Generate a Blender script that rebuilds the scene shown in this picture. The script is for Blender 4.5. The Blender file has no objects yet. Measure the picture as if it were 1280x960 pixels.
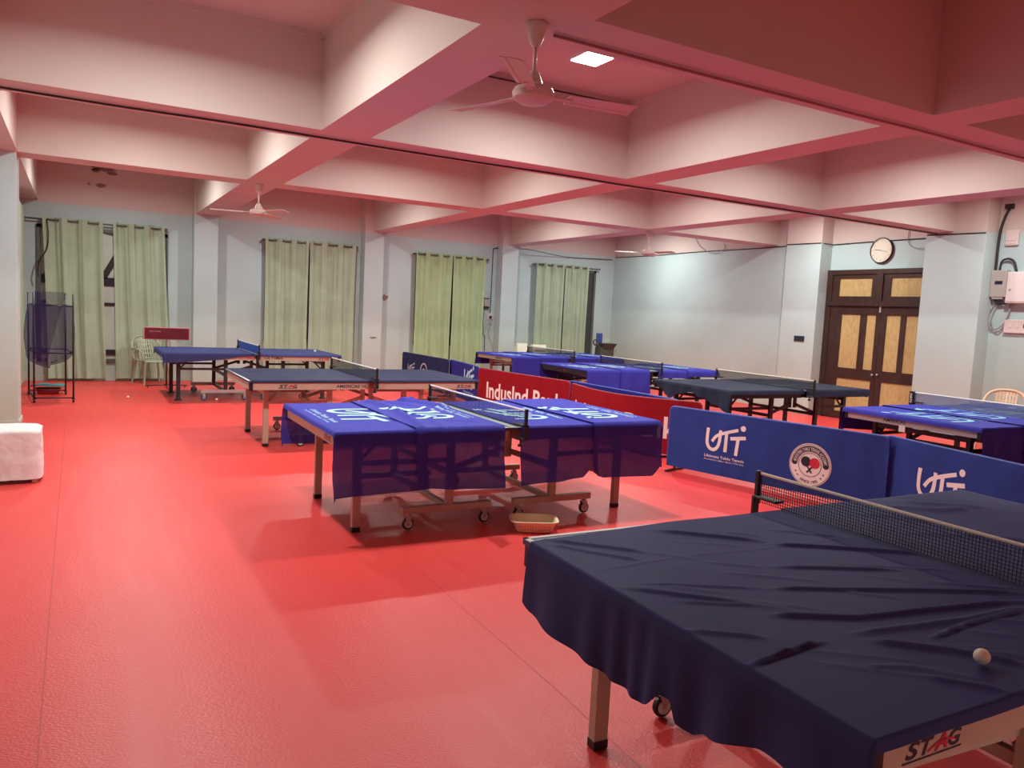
import bpy, bmesh, math, random
from mathutils import Vector, Matrix, noise
from math import sin, cos, pi, radians, sqrt, exp, atan2, hypot

scene = bpy.context.scene
COL = scene.collection

# ------------------------------------------------------------------ camera, world, lights, exposure
CAM_H = 1.6076
cam_d = bpy.data.cameras.new('camera')
cam_d.sensor_width = 36.0
cam_d.lens = 963.15 * 36.0 / 1280.0
cam_d.clip_start = 0.05
cam = bpy.data.objects.new('camera', cam_d)
COL.objects.link(cam)
f_ = Vector((0.49132225, 0.86622846, -0.0908334))
r_ = Vector((0.8709747, -0.48892244, 0.04855833))
u_ = Vector((0.00234788, 0.10297138, 0.99468155))
cam.matrix_world = Matrix(((r_.x, u_.x, -f_.x, 0), (r_.y, u_.y, -f_.y, 0), (r_.z, u_.z, -f_.z, CAM_H), (0, 0, 0, 1)))
scene.camera = cam
scene.view_settings.view_transform = 'Standard'
scene.view_settings.look = 'None'
scene.view_settings.gamma = 1.0
scene.view_settings.use_curve_mapping = False
scene.view_settings.exposure = 0.0

world = bpy.data.worlds.new('world')
scene.world = world
world.use_nodes = True
world.node_tree.nodes['Background'].inputs[0].default_value = (0.55, 0.6, 0.7, 1)
world.node_tree.nodes['Background'].inputs[1].default_value = 0.05
scene.cycles.max_bounces = 10
scene.cycles.diffuse_bounces = 6
scene.cycles.transparent_max_bounces = 24

LAMP_W = 84.0
LAMP_COL = (0.97, 1.0, 0.95)
LAMPS = [(0.68, 5.65), (3.90, 5.75), (7.25, 5.6), (10.5, 5.6),
         (0.68, 9.2), (3.90, 9.2), (7.25, 9.2), (10.5, 9.2),
         (0.68, 13.5), (3.90, 13.5), (7.25, 13.5), (10.6, 13.8),
         (3.90, -4.7), (7.25, -4.7), (10.5, -4.7), (0.68, -4.7)]  # unseen row behind the camera, added as fill light for the near end
LAMP_Z = 3.84

# ------------------------------------------------------------------ materials
def new_mat(name):
    m = bpy.data.materials.new(name)
    m.use_nodes = True
    nt = m.node_tree
    return m, nt, nt.nodes['Principled BSDF']

def mat(name, col, rough=0.5, metal=0.0, spec=0.5, var=0.0, scale=8.0, bump=0.0, bscale=60.0, coat=0.0, sheen=0.0, emit=None, es=1.0):
    m, nt, b = new_mat(name)
    b.inputs['Base Color'].default_value = (*col, 1)
    b.inputs['Roughness'].default_value = rough
    b.inputs['Metallic'].default_value = metal
    b.inputs['Specular IOR Level'].default_value = spec
    if coat: b.inputs['Coat Weight'].default_value = coat
    if sheen:
        b.inputs['Sheen Weight'].default_value = sheen
        b.inputs['Sheen Roughness'].default_value = 0.4
    if emit:
        b.inputs['Emission Color'].default_value = (*emit, 1)
        b.inputs['Emission Strength'].default_value = es
    tc = nt.nodes.new('ShaderNodeTexCoord')
    n = nt.nodes.new('ShaderNodeTexNoise')
    n.inputs['Scale'].default_value = scale
    n.inputs['Detail'].default_value = 4
    nt.links.new(tc.outputs['Object'], n.inputs['Vector'])
    rmp = nt.nodes.new('ShaderNodeValToRGB')
    v = max(var, 0.02)
    rmp.color_ramp.elements[0].position = 0.3
    rmp.color_ramp.elements[1].position = 0.7
    rmp.color_ramp.elements[0].color = (*[c * (1 - v) for c in col], 1)
    rmp.color_ramp.elements[1].color = (*[min(1, c * (1 + v)) for c in col], 1)
    nt.links.new(n.outputs['Fac'], rmp.inputs['Fac'])
    nt.links.new(rmp.outputs['Color'], b.inputs['Base Color'])
    if bump:
        n2 = nt.nodes.new('ShaderNodeTexNoise')
        n2.inputs['Scale'].default_value = bscale
        n2.inputs['Detail'].default_value = 3
        nt.links.new(tc.outputs['Object'], n2.inputs['Vector'])
        bp = nt.nodes.new('ShaderNodeBump')
        bp.inputs['Strength'].default_value = bump
        bp.inputs['Distance'].default_value = 0.01
        nt.links.new(n2.outputs['Fac'], bp.inputs['Height'])
        nt.links.new(bp.outputs['Normal'], b.inputs['Normal'])
    return m

def sheer(name, col, alpha, rough=0.6, weave=0.0, var=0.06, transl=0.0):
    """cloth that lets part of what lies behind show through"""
    m = mat(name, col, rough=max(rough, .6), spec=0.06, var=var, scale=5)
    nt = m.node_tree
    b = nt.nodes['Principled BSDF']
    out = nt.nodes['Material Output']
    src = b.outputs[0]
    if transl:
        t = nt.nodes.new('ShaderNodeBsdfTranslucent')
        t.inputs[0].default_value = (*col, 1)
        mx = nt.nodes.new('ShaderNodeMixShader')
        mx.inputs[0].default_value = transl
        nt.links.new(src, mx.inputs[1]); nt.links.new(t.outputs[0], mx.inputs[2])
        src = mx.outputs[0]
    if alpha < 1:
        tr = nt.nodes.new('ShaderNodeBsdfTransparent')
        mx = nt.nodes.new('ShaderNodeMixShader')
        mx.inputs[0].default_value = alpha
        nt.links.new(tr.outputs[0], mx.inputs[1]); nt.links.new(src, mx.inputs[2])
        src = mx.outputs[0]
    nt.links.new(src, out.inputs['Surface'])
    return m

def wall_mat(name, blue, upper, split=3.17):
    m, nt, b = new_mat(name)
    b.inputs['Roughness'].default_value = 0.6
    b.inputs['Specular IOR Level'].default_value = 0.3
    g = nt.nodes.new('ShaderNodeNewGeometry')
    sp = nt.nodes.new('ShaderNodeSeparateXYZ')
    nt.links.new(g.outputs['Position'], sp.inputs[0])
    gt = nt.nodes.new('ShaderNodeMath'); gt.operation = 'GREATER_THAN'
    gt.inputs[1].default_value = split
    nt.links.new(sp.outputs['Z'], gt.inputs[0])
    n = nt.nodes.new('ShaderNodeTexNoise'); n.inputs['Scale'].default_value = 0.9; n.inputs['Detail'].default_value = 6
    nt.links.new(g.outputs['Position'], n.inputs['Vector'])
    r = nt.nodes.new('ShaderNodeValToRGB')
    r.color_ramp.elements[0].position = 0.3; r.color_ramp.elements[1].position = 0.72
    r.color_ramp.elements[0].color = (*[c * 0.9 for c in blue], 1)
    r.color_ramp.elements[1].color = (*[min(1, c * 1.06) for c in blue], 1)
    nt.links.new(n.outputs['Fac'], r.inputs['Fac'])
    # yellowish grime low on the walls, worn by use, in patches
    n2 = nt.nodes.new('ShaderNodeTexNoise'); n2.inputs['Scale'].default_value = 2.3; n2.inputs['Detail'].default_value = 8
    nt.links.new(g.outputs['Position'], n2.inputs['Vector'])
    mr = nt.nodes.new('ShaderNodeMapRange')
    mr.inputs['From Min'].default_value = 1.9; mr.inputs['From Max'].default_value = 0.0
    nt.links.new(sp.outputs['Z'], mr.inputs['Value'])
    mu = nt.nodes.new('ShaderNodeMath'); mu.operation = 'MULTIPLY'
    nt.links.new(mr.outputs[0], mu.inputs[0]); nt.links.new(n2.outputs['Fac'], mu.inputs[1])
    mx = nt.nodes.new('ShaderNodeMixRGB')
    mx.inputs['Color2'].default_value = (0.47, 0.51, 0.36, 1)
    nt.links.new(mu.outputs[0], mx.inputs['Fac']); nt.links.new(r.outputs['Color'], mx.inputs['Color1'])
    m2 = nt.nodes.new('ShaderNodeMixRGB')
    m2.inputs['Color2'].default_value = (*upper, 1)
    nt.links.new(gt.outputs[0], m2.inputs['Fac']); nt.links.new(mx.outputs['Color'], m2.inputs['Color1'])
    nt.links.new(m2.outputs['Color'], b.inputs['Base Color'])
    bp = nt.nodes.new('ShaderNodeBump'); bp.inputs['Strength'].default_value = 0.12; bp.inputs['Distance'].default_value = 0.02
    nt.links.new(n2.outputs['Fac'], bp.inputs['Height']); nt.links.new(bp.outputs['Normal'], b.inputs['Normal'])
    return m

def floor_mat():
    m, nt, b = new_mat('red_vinyl_floor')
    g = nt.nodes.new('ShaderNodeNewGeometry')
    n = nt.nodes.new('ShaderNodeTexNoise'); n.inputs['Scale'].default_value = 0.5; n.inputs['Detail'].default_value = 5
    nt.links.new(g.outputs['Position'], n.inputs['Vector'])
    r = nt.nodes.new('ShaderNodeValToRGB')
    r.color_ramp.elements[0].position = 0.3; r.color_ramp.elements[1].position = 0.75
    r.color_ramp.elements[0].color = (0.66, 0.040, 0.038, 1)
    r.color_ramp.elements[1].color = (0.74, 0.062, 0.055, 1)
    nt.links.new(n.outputs['Fac'], r.inputs['Fac'])
    nt.links.new(r.outputs['Color'], b.inputs['Base Color'])
    b.inputs['Specular IOR Level'].default_value = 0.40
    # scuffs change the gloss
    mp = nt.nodes.new('ShaderNodeMapping'); mp.inputs['Scale'].default_value = (9, 0.8, 1)
    nt.links.new(g.outputs['Position'], mp.inputs['Vector'])
    n3 = nt.nodes.new('ShaderNodeTexNoise'); n3.inputs['Scale'].default_value = 1.4; n3.inputs['Detail'].default_value = 4
    nt.links.new(mp.outputs[0], n3.inputs['Vector'])
    mr = nt.nodes.new('ShaderNodeMapRange'); mr.inputs['To Min'].default_value = 0.33; mr.inputs['To Max'].default_value = 0.48
    nt.links.new(n3.outputs['Fac'], mr.inputs['Value']); nt.links.new(mr.outputs[0], b.inputs['Roughness'])
    # embossed sports vinyl: fine rice-grain relief
    v = nt.nodes.new('ShaderNodeTexVoronoi'); v.inputs['Scale'].default_value = 1.0
    mp2 = nt.nodes.new('ShaderNodeMapping'); mp2.inputs['Scale'].default_value = (80, 190, 1)
    nt.links.new(g.outputs['Position'], mp2.inputs['Vector']); nt.links.new(mp2.outputs[0], v.inputs['Vector'])
    bp = nt.nodes.new('ShaderNodeBump'); bp.inputs['Strength'].default_value = 0.4; bp.inputs['Distance'].default_value = 0.003
    nt.links.new(v.outputs['Distance'], bp.inputs['Height']); nt.links.new(bp.outputs['Normal'], b.inputs['Normal'])
    return m

def wood_mat(name, c0, c1, scale=(6, 6, 1.2)):
    m, nt, b = new_mat(name)
    b.inputs['Roughness'].default_value = 0.45
    tc = nt.nodes.new('ShaderNodeTexCoord')
    mp = nt.nodes.new('ShaderNodeMapping'); mp.inputs['Scale'].default_value = scale
    nt.links.new(tc.outputs['Object'], mp.inputs['Vector'])
    n = nt.nodes.new('ShaderNodeTexNoise'); n.inputs['Scale'].default_value = 3; n.inputs['Detail'].default_value = 8; n.inputs['Distortion'].default_value = 1.2
    nt.links.new(mp.outputs[0], n.inputs['Vector'])
    r = nt.nodes.new('ShaderNodeValToRGB')
    r.color_ramp.elements[0].position = 0.35; r.color_ramp.elements[1].position = 0.65
    r.color_ramp.elements[0].color = (*c0, 1); r.color_ramp.elements[1].color = (*c1, 1)
    nt.links.new(n.outputs['Fac'], r.inputs['Fac']); nt.links.new(r.outputs['Color'], b.inputs['Base Color'])
    return m

M = {}
WHITE_PAINT = (0.60, 0.50, 0.46)
BLUE_PAINT = (0.47, 0.60, 0.60)
M['paint'] = mat('white_distemper', WHITE_PAINT, rough=0.7, spec=0.2, var=0.03, scale=1.5, bump=0.05, bscale=20)
M['wall'] = wall_mat('blue_and_white_wall_paint', BLUE_PAINT, WHITE_PAINT)
M['pillar'] = wall_mat('pillar_paint', (0.48, 0.595, 0.595), WHITE_PAINT)
M['floor'] = floor_mat()
M['seam'] = mat('vinyl_weld_seam', (0.52, 0.035, 0.035), rough=0.5)
M['peel'] = mat('bare_plaster', (0.23, 0.17, 0.13), rough=0.9, var=0.3, scale=30)
M['tan'] = mat('bronze_painted_steel', (0.47, 0.37, 0.28), rough=0.38, spec=0.5, var=0.04)
M['dark_steel'] = mat('black_painted_steel', (0.022, 0.020, 0.024), rough=0.4, var=0.1)
M['silver'] = mat('grey_painted_steel', (0.45, 0.43, 0.42), rough=0.35, metal=0.3)
M['black'] = mat('black_plastic', (0.012, 0.012, 0.014), rough=0.4, var=0.1)
M['top_blue'] = mat('blue_table_top', (0.03, 0.075, 0.17), rough=0.45)
M['line'] = mat('white_line_paint', (0.72, 0.74, 0.70), rough=0.5)
M['grey_line'] = mat('table_edge_grey', (0.42, 0.50, 0.48), rough=0.5)
M['wheel'] = mat('grey_wheel_hub', (0.66, 0.62, 0.56), rough=0.4)
M['wheel_blue'] = mat('blue_wheel_hub', (0.16, 0.20, 0.38), rough=0.4)
M['navy'] = sheer('navy_polyester', (0.042, 0.051, 0.145), 1.0, rough=0.5)
M['navy_blue'] = sheer('navy_blue_polyester', (0.028, 0.032, 0.072), 1.0, rough=0.5)
M['slate'] = sheer('dark_slate_polyester', (0.025, 0.030, 0.056), 1.0, rough=0.5)
M['purple'] = sheer('royal_blue_thin_polyester', (0.050, 0.052, 0.38), 0.955, rough=0.42, transl=0.05)
M['purple2'] = sheer('royal_blue_polyester', (0.042, 0.042, 0.33), 1.0, rough=0.42)
M['blue_cloth'] = sheer('blue_barrier_cloth', (0.030, 0.056, 0.25), 1.0, rough=0.5)
M['indigo_cloth'] = sheer('indigo_barrier_cloth', (0.026, 0.026, 0.21), 1.0, rough=0.5)
M['navy_cloth'] = sheer('faded_navy_barrier_cloth', (0.020, 0.026, 0.085), 1.0, rough=0.6)
M['red_cloth'] = sheer('red_barrier_cloth', (0.25, 0.010, 0.017), 1.0, rough=0.5)
M['trim_cloth'] = mat('barrier_edge_piping', (0.03, 0.07, 0.33), rough=0.6)
M['red_trim'] = mat('red_barrier_piping', (0.26, 0.03, 0.05), rough=0.6)
M['print'] = mat('pinkish_white_print', (0.80, 0.72, 0.70), rough=0.6)
M['print_blue'] = mat('pale_blue_print', (0.38, 0.66, 0.78), rough=0.5)
M['print_cyan'] = mat('cyan_glossy_print', (0.22, 0.55, 0.80), rough=0.35)
M['print_grey'] = mat('faded_grey_print', (0.45, 0.47, 0.52), rough=0.6)
M['ink'] = mat('black_print', (0.012, 0.014, 0.03), rough=0.5)
M['ink_red'] = mat('red_print', (0.55, 0.02, 0.05), rough=0.5)
M['curtain'] = sheer('sage_green_curtain_cloth', (0.44, 0.55, 0.40), 1.0, rough=0.8, transl=0.15)
M['curtain2'] = sheer('lime_sage_curtain_cloth', (0.44, 0.58, 0.33), 1.0, rough=0.8, transl=0.15)
M['net_black'] = mat('black_net_cord', (0.012, 0.014, 0.022), rough=0.7)
M['net_blue'] = sheer('blue_mesh_net', (0.035, 0.09, 0.36), 0.85, rough=0.6)
M['net_grey'] = sheer('blue_grey_mesh_net', (0.18, 0.20, 0.30), 0.55, rough=0.6)
M['net_dark'] = sheer('dark_fine_net', (0.05, 0.052, 0.058), 0.42, rough=0.6)
M['tape'] = mat('cream_net_tape', (0.74, 0.70, 0.56), rough=0.6)
M['tape_w'] = mat('white_net_tape', (0.80, 0.80, 0.78), rough=0.6)
M['purple_net'] = sheer('purple_netting', (0.045, 0.024, 0.11), 0.45, rough=0.7)
M['fan'] = mat('cream_fan_enamel', (0.62, 0.52, 0.46), rough=0.35)
M['wood_dark'] = wood_mat('dark_brown_painted_wood', (0.030, 0.011, 0.008), (0.050, 0.020, 0.013))
M['ply'] = wood_mat('yellow_plywood', (0.42, 0.29, 0.11), (0.54, 0.40, 0.18), (14, 14, 3.0))
M['clock_face'] = mat('cream_clock_face', (0.74, 0.70, 0.58), rough=0.4)
M['grey_box'] = mat('grey_meter_box', (0.42, 0.38, 0.34), rough=0.5)
M['white_box'] = mat('white_enamel_box', (0.72, 0.64, 0.62), rough=0.45)
M['pink_plastic'] = mat('off_white_switch_plate', (0.70, 0.58, 0.56), rough=0.45)
M['chair_tan'] = mat('tan_moulded_plastic', (0.62, 0.42, 0.27), rough=0.35)
M['chair_cream'] = mat('cream_moulded_plastic', (0.32, 0.36, 0.25), rough=0.35)
M['white_cloth'] = mat('crumpled_white_cover_cloth', (0.74, 0.70, 0.69), rough=0.8, var=0.05, scale=12, bump=0.9, bscale=14)
M['basket'] = mat('cream_translucent_plastic', (0.88, 0.76, 0.50), rough=0.35)
M['white'] = mat('white_plastic', (0.8, 0.8, 0.77), rough=0.4)
M['ball'] = mat('ivory_celluloid', (0.80, 0.76, 0.60), rough=0.4)
M['maroon'] = mat('maroon_panel', (0.13, 0.006, 0.014), rough=0.4)
M['maroon_edge'] = mat('pinkish_panel_frame', (0.50, 0.20, 0.20), rough=0.5)
M['teal'] = mat('teal_cloth', (0.03, 0.22, 0.22), rough=0.8, var=0.2, scale=20)
M['redtub'] = mat('red_tub_plastic', (0.4, 0.015, 0.02), rough=0.4)
M['cream_board'] = mat('cream_board', (0.72, 0.68, 0.54), rough=0.6)
M['robot'] = mat('dark_olive_plastic', (0.06, 0.062, 0.055), rough=0.45)
M['robot_blue'] = mat('blue_plastic', (0.03, 0.06, 0.24), rough=0.45)
M['yellow'] = mat('yellow_plastic', (0.5, 0.40, 0.05), rough=0.4)
M['pane_white'] = mat('whitewashed_window_pane', (0.52, 0.56, 0.50), rough=0.5)
M['pane_dark'] = mat('night_dark_window_pane', (0.05, 0.055, 0.05), rough=0.25)
M['frame_grey'] = mat('grey_window_frame', (0.10, 0.11, 0.10), rough=0.5)
M['lamp_on'] = mat('glowing_lamp_diffuser', (0.9, 0.9, 0.9), emit=(1.0, 0.98, 0.97), es=14.0)
M['cable'] = mat('black_cable', (0.03, 0.015, 0.018), rough=0.6)
M['pipe'] = mat('painted_conduit', (0.30, 0.12, 0.12), rough=0.6)
M['cable_grey'] = mat('grey_cable', (0.30, 0.28, 0.30), rough=0.6)

# ------------------------------------------------------------------ mesh helpers
class MB:
    def __init__(s):
        s.v = []; s.f = []; s.m = []
    def add(s, vs, fs, mi=0):
        o = len(s.v)
        s.v += [tuple(v) for v in vs]
        s.f += [tuple(o + i for i in f) for f in fs]
        s.m += [mi] * len(fs)
        return s
    def box(s, a, b, mi=0, bev=0.0):
        x0, y0, z0 = a; x1, y1, z1 = b
        if x0 > x1: x0, x1 = x1, x0
        if y0 > y1: y0, y1 = y1, y0
        if z0 > z1: z0, z1 = z1, z0
        c = bev if bev else 0
        if not c:
            vs = [(x0, y0, z0), (x1, y0, z0), (x1, y1, z0), (x0, y1, z0), (x0, y0, z1), (x1, y0, z1), (x1, y1, z1), (x0, y1, z1)]
            return s.add(vs, [(0, 3, 2, 1), (4, 5, 6, 7), (0, 1, 5, 4), (1, 2, 6, 5), (2, 3, 7, 6), (3, 0, 4, 7)], mi)
        bm = bmesh.new()
        bmesh.ops.create_cube(bm, size=1)
        for v in bm.verts:
            v.co = Vector((x0 + (v.co.x + .5) * (x1 - x0), y0 + (v.co.y + .5) * (y1 - y0), z0 + (v.co.z + .5) * (z1 - z0)))
        bmesh.ops.bevel(bm, geom=bm.edges[:], offset=c, segments=2, affect='EDGES', profile=0.5)
        bm.verts.index_update()
        s.add([v.co[:] for v in bm.verts], [[v.index for v in f.verts] for f in bm.faces], mi)
        bm.free()
        return s
    def beam(s, p, q, w, h, mi=0, up=(0, 0, 1)):
        """rectangular bar from p to q; w across, h along 'up'"""
        p = Vector(p); q = Vector(q); d = (q - p).normalized(); up = Vector(up)
        if abs(d.dot(up)) > 0.98: up = Vector((1, 0, 0))
        a = d.cross(up).normalized(); b = a.cross(d).normalized()
        vs = []
        for c in (p, q):
            for i, j in ((-1, -1), (1, -1), (1, 1), (-1, 1)):
                vs.append(c + a * (i * w / 2) + b * (j * h / 2))
        return s.add(vs, [(0, 1, 2, 3), (7, 6, 5, 4), (0, 4, 5, 1), (1, 5, 6, 2), (2, 6, 7, 3), (3, 7, 4, 0)], mi)
    def cyl(s, p, q, r0, r1=None, n=12, mi=0, caps=True):
        r1 = r0 if r1 is None else r1
        p = Vector(p); q = Vector(q); d = (q - p).normalized()
        up = Vector((0, 0, 1)) if abs(d.z) < 0.95 else Vector((1, 0, 0))
        a = d.cross(up).normalized(); b = a.cross(d)
        vs = []
        for c, r in ((p, r0), (q, r1)):
            for k in range(n):
                t = 2 * pi * k / n
                vs.append(c + a * (r * cos(t)) + b * (r * sin(t)))
        fs = [(k, (k + 1) % n, n + (k + 1) % n, n + k) for k in range(n)]
        if caps: fs += [tuple(range(n - 1, -1, -1)), tuple(range(n, 2 * n))]
        return s.add(vs, fs, mi)
    def tube(s, pts, r, n=8, mi=0):
        pts = [Vector(p) for p in pts]
        vs = []; fs = []
        prev = None
        for i, p in enumerate(pts):
            d = (pts[min(i + 1, len(pts) - 1)] - pts[max(i - 1, 0)]).normalized()
            if prev is None:
                up = Vector((0, 0, 1)) if abs(d.z) < 0.9 else Vector((1, 0, 0))
                a = d.cross(up).normalized()
            else:
                a = (prev - d * prev.dot(d)).normalized()
            prev = a; b = a.cross(d)
            for k in range(n):
                t = 2 * pi * k / n
                vs.append(p + a * (r * cos(t)) + b * (r * sin(t)))
        for i in range(len(pts) - 1):
            for k in range(n):
                fs.append((i * n + k, i * n + (k + 1) % n, (i + 1) * n + (k + 1) % n, (i + 1) * n + k))
        fs += [tuple(range(n - 1, -1, -1)), tuple((len(pts) - 1) * n + k for k in range(n))]
        return s.add(vs, fs, mi)
    def lathe(s, prof, c=(0, 0, 0), n=24, mi=0, axis='z', cap=True):
        vs = []; fs = []
        for r, h in prof:
            for k in range(n):
                t = 2 * pi * k / n
                a, b = r * cos(t), r * sin(t)
                if axis == 'z': vs.append((c[0] + a, c[1] + b, c[2] + h))
                elif axis == 'x': vs.append((c[0] + h, c[1] + a, c[2] + b))
                else: vs.append((c[0] + a, c[1] + h, c[2] + b))
        m = len(prof)
        for i in range(m - 1):
            for k in range(n):
                fs.append((i * n + k, i * n + (k + 1) % n, (i + 1) * n + (k + 1) % n, (i + 1) * n + k))
        if prof[0][0] > 1e-6: fs.append(tuple(range(n - 1, -1, -1)))
        if cap and prof[-1][0] > 1e-6: fs.append(tuple((m - 1) * n + k for k in range(n)))
        return s.add(vs, fs, mi)
    def grid(s, fn, us, vs_, mi=0):
        nu, nv = len(us), len(vs_)
        pts = [fn(u, v) for u in us for v in vs_]
        fs = [(i * nv + j, (i + 1) * nv + j, (i + 1) * nv + j + 1, i * nv + j + 1) for i in range(nu - 1) for j in range(nv - 1)]
        return s.add(pts, fs, mi)
    def build(s, name, mats, parent=None, smooth=False, solid=0.0):
        me = bpy.data.meshes.new(name)
        me.from_pydata([tuple(v) for v in s.v], [], s.f)
        if not isinstance(mats, (list, tuple)): mats = [mats]
        for m in mats: me.materials.append(m)
        if len(mats) > 1:
            me.polygons.foreach_set('material_index', s.m)
        if smooth:
            me.polygons.foreach_set('use_smooth', [True] * len(me.polygons))
        me.update()
        o = bpy.data.objects.new(name, me)
        COL.objects.link(o)
        if parent: o.parent = parent
        if solid:
            md = o.modifiers.new('thickness', 'SOLIDIFY'); md.thickness = solid; md.offset = 0
        if smooth == 'auto':
            try: me.set_sharp_from_angle(angle=radians(35))
            except Exception: pass
        return o

def tag(o, label, cat, group=None, kind=None):
    o['label'] = label; o['category'] = cat
    if group: o['group'] = group
    if kind: o['kind'] = kind
    return o

def thing(name, label, cat, loc=(0, 0, 0), rz=0.0, group=None):
    o = bpy.data.objects.new(name, None)
    COL.objects.link(o)
    o.location = loc; o.rotation_euler = (0, 0, rz); o.empty_display_size = 0.1
    return tag(o, label, cat, group)

def struct(name, mb, m, smooth=False, parent=None):
    o = mb.build(name, m, parent, smooth)
    if parent is None: o['kind'] = 'structure'
    return o

def dup(root, loc=None, rz=None, label=None):
    r = root.copy(); COL.objects.link(r)
    if loc is not None: r.location = loc
    if rz is not None: r.rotation_euler = (0, 0, rz)
    if label: r['label'] = label
    for ch in root.children:
        c = ch.copy(); COL.objects.link(c); c.parent = r
        for g in ch.children:
            d = g.copy(); COL.objects.link(d); d.parent = c
    return r

def frange(a, b, step):
    n = max(1, int(round(abs(b - a) / step)))
    return [a + (b - a) * i / n for i in range(n + 1)]

# ------------------------------------------------------------------ flat shapes (text, logos) mapped onto surfaces
def text_shape(s, size=1.0, bold=0.0, align='LEFT', spacing=1.0, shear=0.0):
    cu = bpy.data.curves.new('t', 'FONT')
    cu.body = s; cu.size = size; cu.offset = bold; cu.space_character = spacing; cu.shear = shear
    cu.align_x = align; cu.resolution_u = 4
    ob = bpy.data.objects.new('t', cu)
    COL.objects.link(ob)
    dg = bpy.context.evaluated_depsgraph_get()
    me = ob.evaluated_get(dg).to_mesh()
    vs = [(v.co.x, v.co.y) for v in me.vertices]
    fs = [tuple(p.vertices) for p in me.polygons]
    ob.evaluated_get(dg).to_mesh_clear()
    bpy.data.objects.remove(ob); bpy.data.curves.remove(cu)
    return vs, fs

def fit_text(s, x0, y0, w, h, bold=0.0, shear=0.0):
    """text whose box is x0..x0+w, baseline y0, cap height h"""
    vs, fs = text_shape(s, 1.0, bold, shear=shear)
    xs = [v[0] for v in vs]
    cap = 0.73
    k = w / (max(xs) - min(xs)); mn = min(xs)
    return [((x - mn) * k + x0, y / cap * h + y0) for x, y in vs], fs

def ribbon(pts, w):
    n = len(pts); L = []; R = []
    for i, p in enumerate(pts):
        a = pts[max(i - 1, 0)]; b = pts[min(i + 1, n - 1)]
        d = Vector((b[0] - a[0], b[1] - a[1])).normalized()
        nx, ny = -d.y * w / 2, d.x * w / 2
        L.append((p[0] + nx, p[1] + ny)); R.append((p[0] - nx, p[1] - ny))
    return L + R, [(i, i + 1, n + i + 1, n + i) for i in range(n - 1)]

def smooth_pts(P, n=6):
    out = []
    for i in range(len(P) - 1):
        p0 = P[max(i - 1, 0)]; p1 = P[i]; p2 = P[i + 1]; p3 = P[min(i + 2, len(P) - 1)]
        for k in range(n):
            t = k / n
            out.append(tuple(0.5 * ((2 * p1[j]) + (-p0[j] + p2[j]) * t + (2 * p0[j] - 5 * p1[j] + 4 * p2[j] - p3[j]) * t * t + (-p0[j] + 3 * p1[j] - 3 * p2[j] + p3[j]) * t ** 3) for j in range(len(p1))))
    out.append(tuple(P[-1]))
    return out

def disc(cx, cy, r, n=28, r0=0.0, a0=0.0, a1=2 * pi):
    full = abs(a1 - a0 - 2 * pi) < 1e-6
    if r0 <= 0 and full:
        return [(cx + r * cos(2 * pi * k / n), cy + r * sin(2 * pi * k / n)) for k in range(n)], [tuple(range(n))]
    vs = []; fs = []
    for k in range(n + 1):
        t = a0 + (a1 - a0) * k / n
        vs += [(cx + r0 * cos(t), cy + r0 * sin(t)), (cx + r * cos(t), cy + r * sin(t))]
    for k in range(n): fs.append((2 * k, 2 * k + 1, 2 * k + 3, 2 * k + 2))
    return vs, fs

def utt_logo():
    W_ = 0.078
    sh = [ribbon(smooth_pts([(.06, .60), (.045, .40), (.05, .25), (.11, .15), (.21, .12), (.31, .18), (.365, .32), (.38, .58)]), W_),
          ribbon(smooth_pts([(.17, .30), (.24, .40), (.33, .47), (.45, .52), (.62, .58), (.81, .64)]), W_ * .9),
          ribbon([(.535, .56), (.52, .11)], W_), disc(.925, .69, .062),
          ribbon([(.63, .43), (1.0, .49)], W_), ribbon([(.82, .47), (.785, .07)], W_)]
    sh.append(fit_text('Ultimate Table Tennis', 0.0, -0.06, 0.99, 0.062, 0.012))
    sh.append(fit_text('Accredited to Mika / Bauhi / TTFI Goa', 0.0, -0.125, 0.99, 0.034, 0.004))
    return sh

def decal(shapes, fn, m, parent, name, step=None, lift=0.0015, label=None):
    """shapes: list of (2-D verts, faces); fn(x, y, lift) -> 3-D point on the carrying surface"""
    bm = bmesh.new()
    for vs, fs in shapes:
        bv = [bm.verts.new((x, y, 0)) for x, y in vs]
        for f in fs:
            try: bm.faces.new([bv[i] for i in f])
            except ValueError: pass
    if step:
        xs = [v.co.x for v in bm.verts]; ys = [v.co.y for v in bm.verts]
        for a, lo, hi in ((0, min(xs), max(xs)), (1, min(ys), max(ys))):
            c = lo + step
            while c < hi:
                no = (1, 0, 0) if a == 0 else (0, 1, 0)
                co = (c, 0, 0) if a == 0 else (0, c, 0)
                bmesh.ops.bisect_plane(bm, geom=bm.verts[:] + bm.edges[:] + bm.faces[:], plane_co=co, plane_no=no)
                c += step
    for v in bm.verts:
        v.co = Vector(fn(v.co.x, v.co.y, lift))
    me = bpy.data.meshes.new(name)
    bm.to_mesh(me); bm.free()
    me.materials.append(m)
    o = bpy.data.objects.new(name, me)
    COL.objects.link(o); o.parent = parent
    if label: o['label'] = label
    return o

# ================================================================== THE ROOM
XL, XR, YF, YB, ZC = -0.92, 12.0, -7.2, 16.15, 4.05
mb = MB(); mb.box((XL - .3, YF - .2, -0.12), (14.2, YB + .3, 0.0)); struct('floor', mb, M['floor'])
mb = MB(); mb.box((XL - .3, YF - .2, ZC), (14.2, YB + .3, ZC + .15)); struct('ceiling', mb, M['paint'])
wb = struct('wall_back', MB().box((XL - .3, YB, 0), (14.0, YB + .2, ZC)), M['wall'])
struct('wall_left', MB().box((XL - .2, YF, 0), (XL, YB, ZC)), M['wall'])
struct('wall_front', MB().box((XL - .2, YF - .2, 0), (14.0, YF, ZC)), M['wall'])
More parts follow.
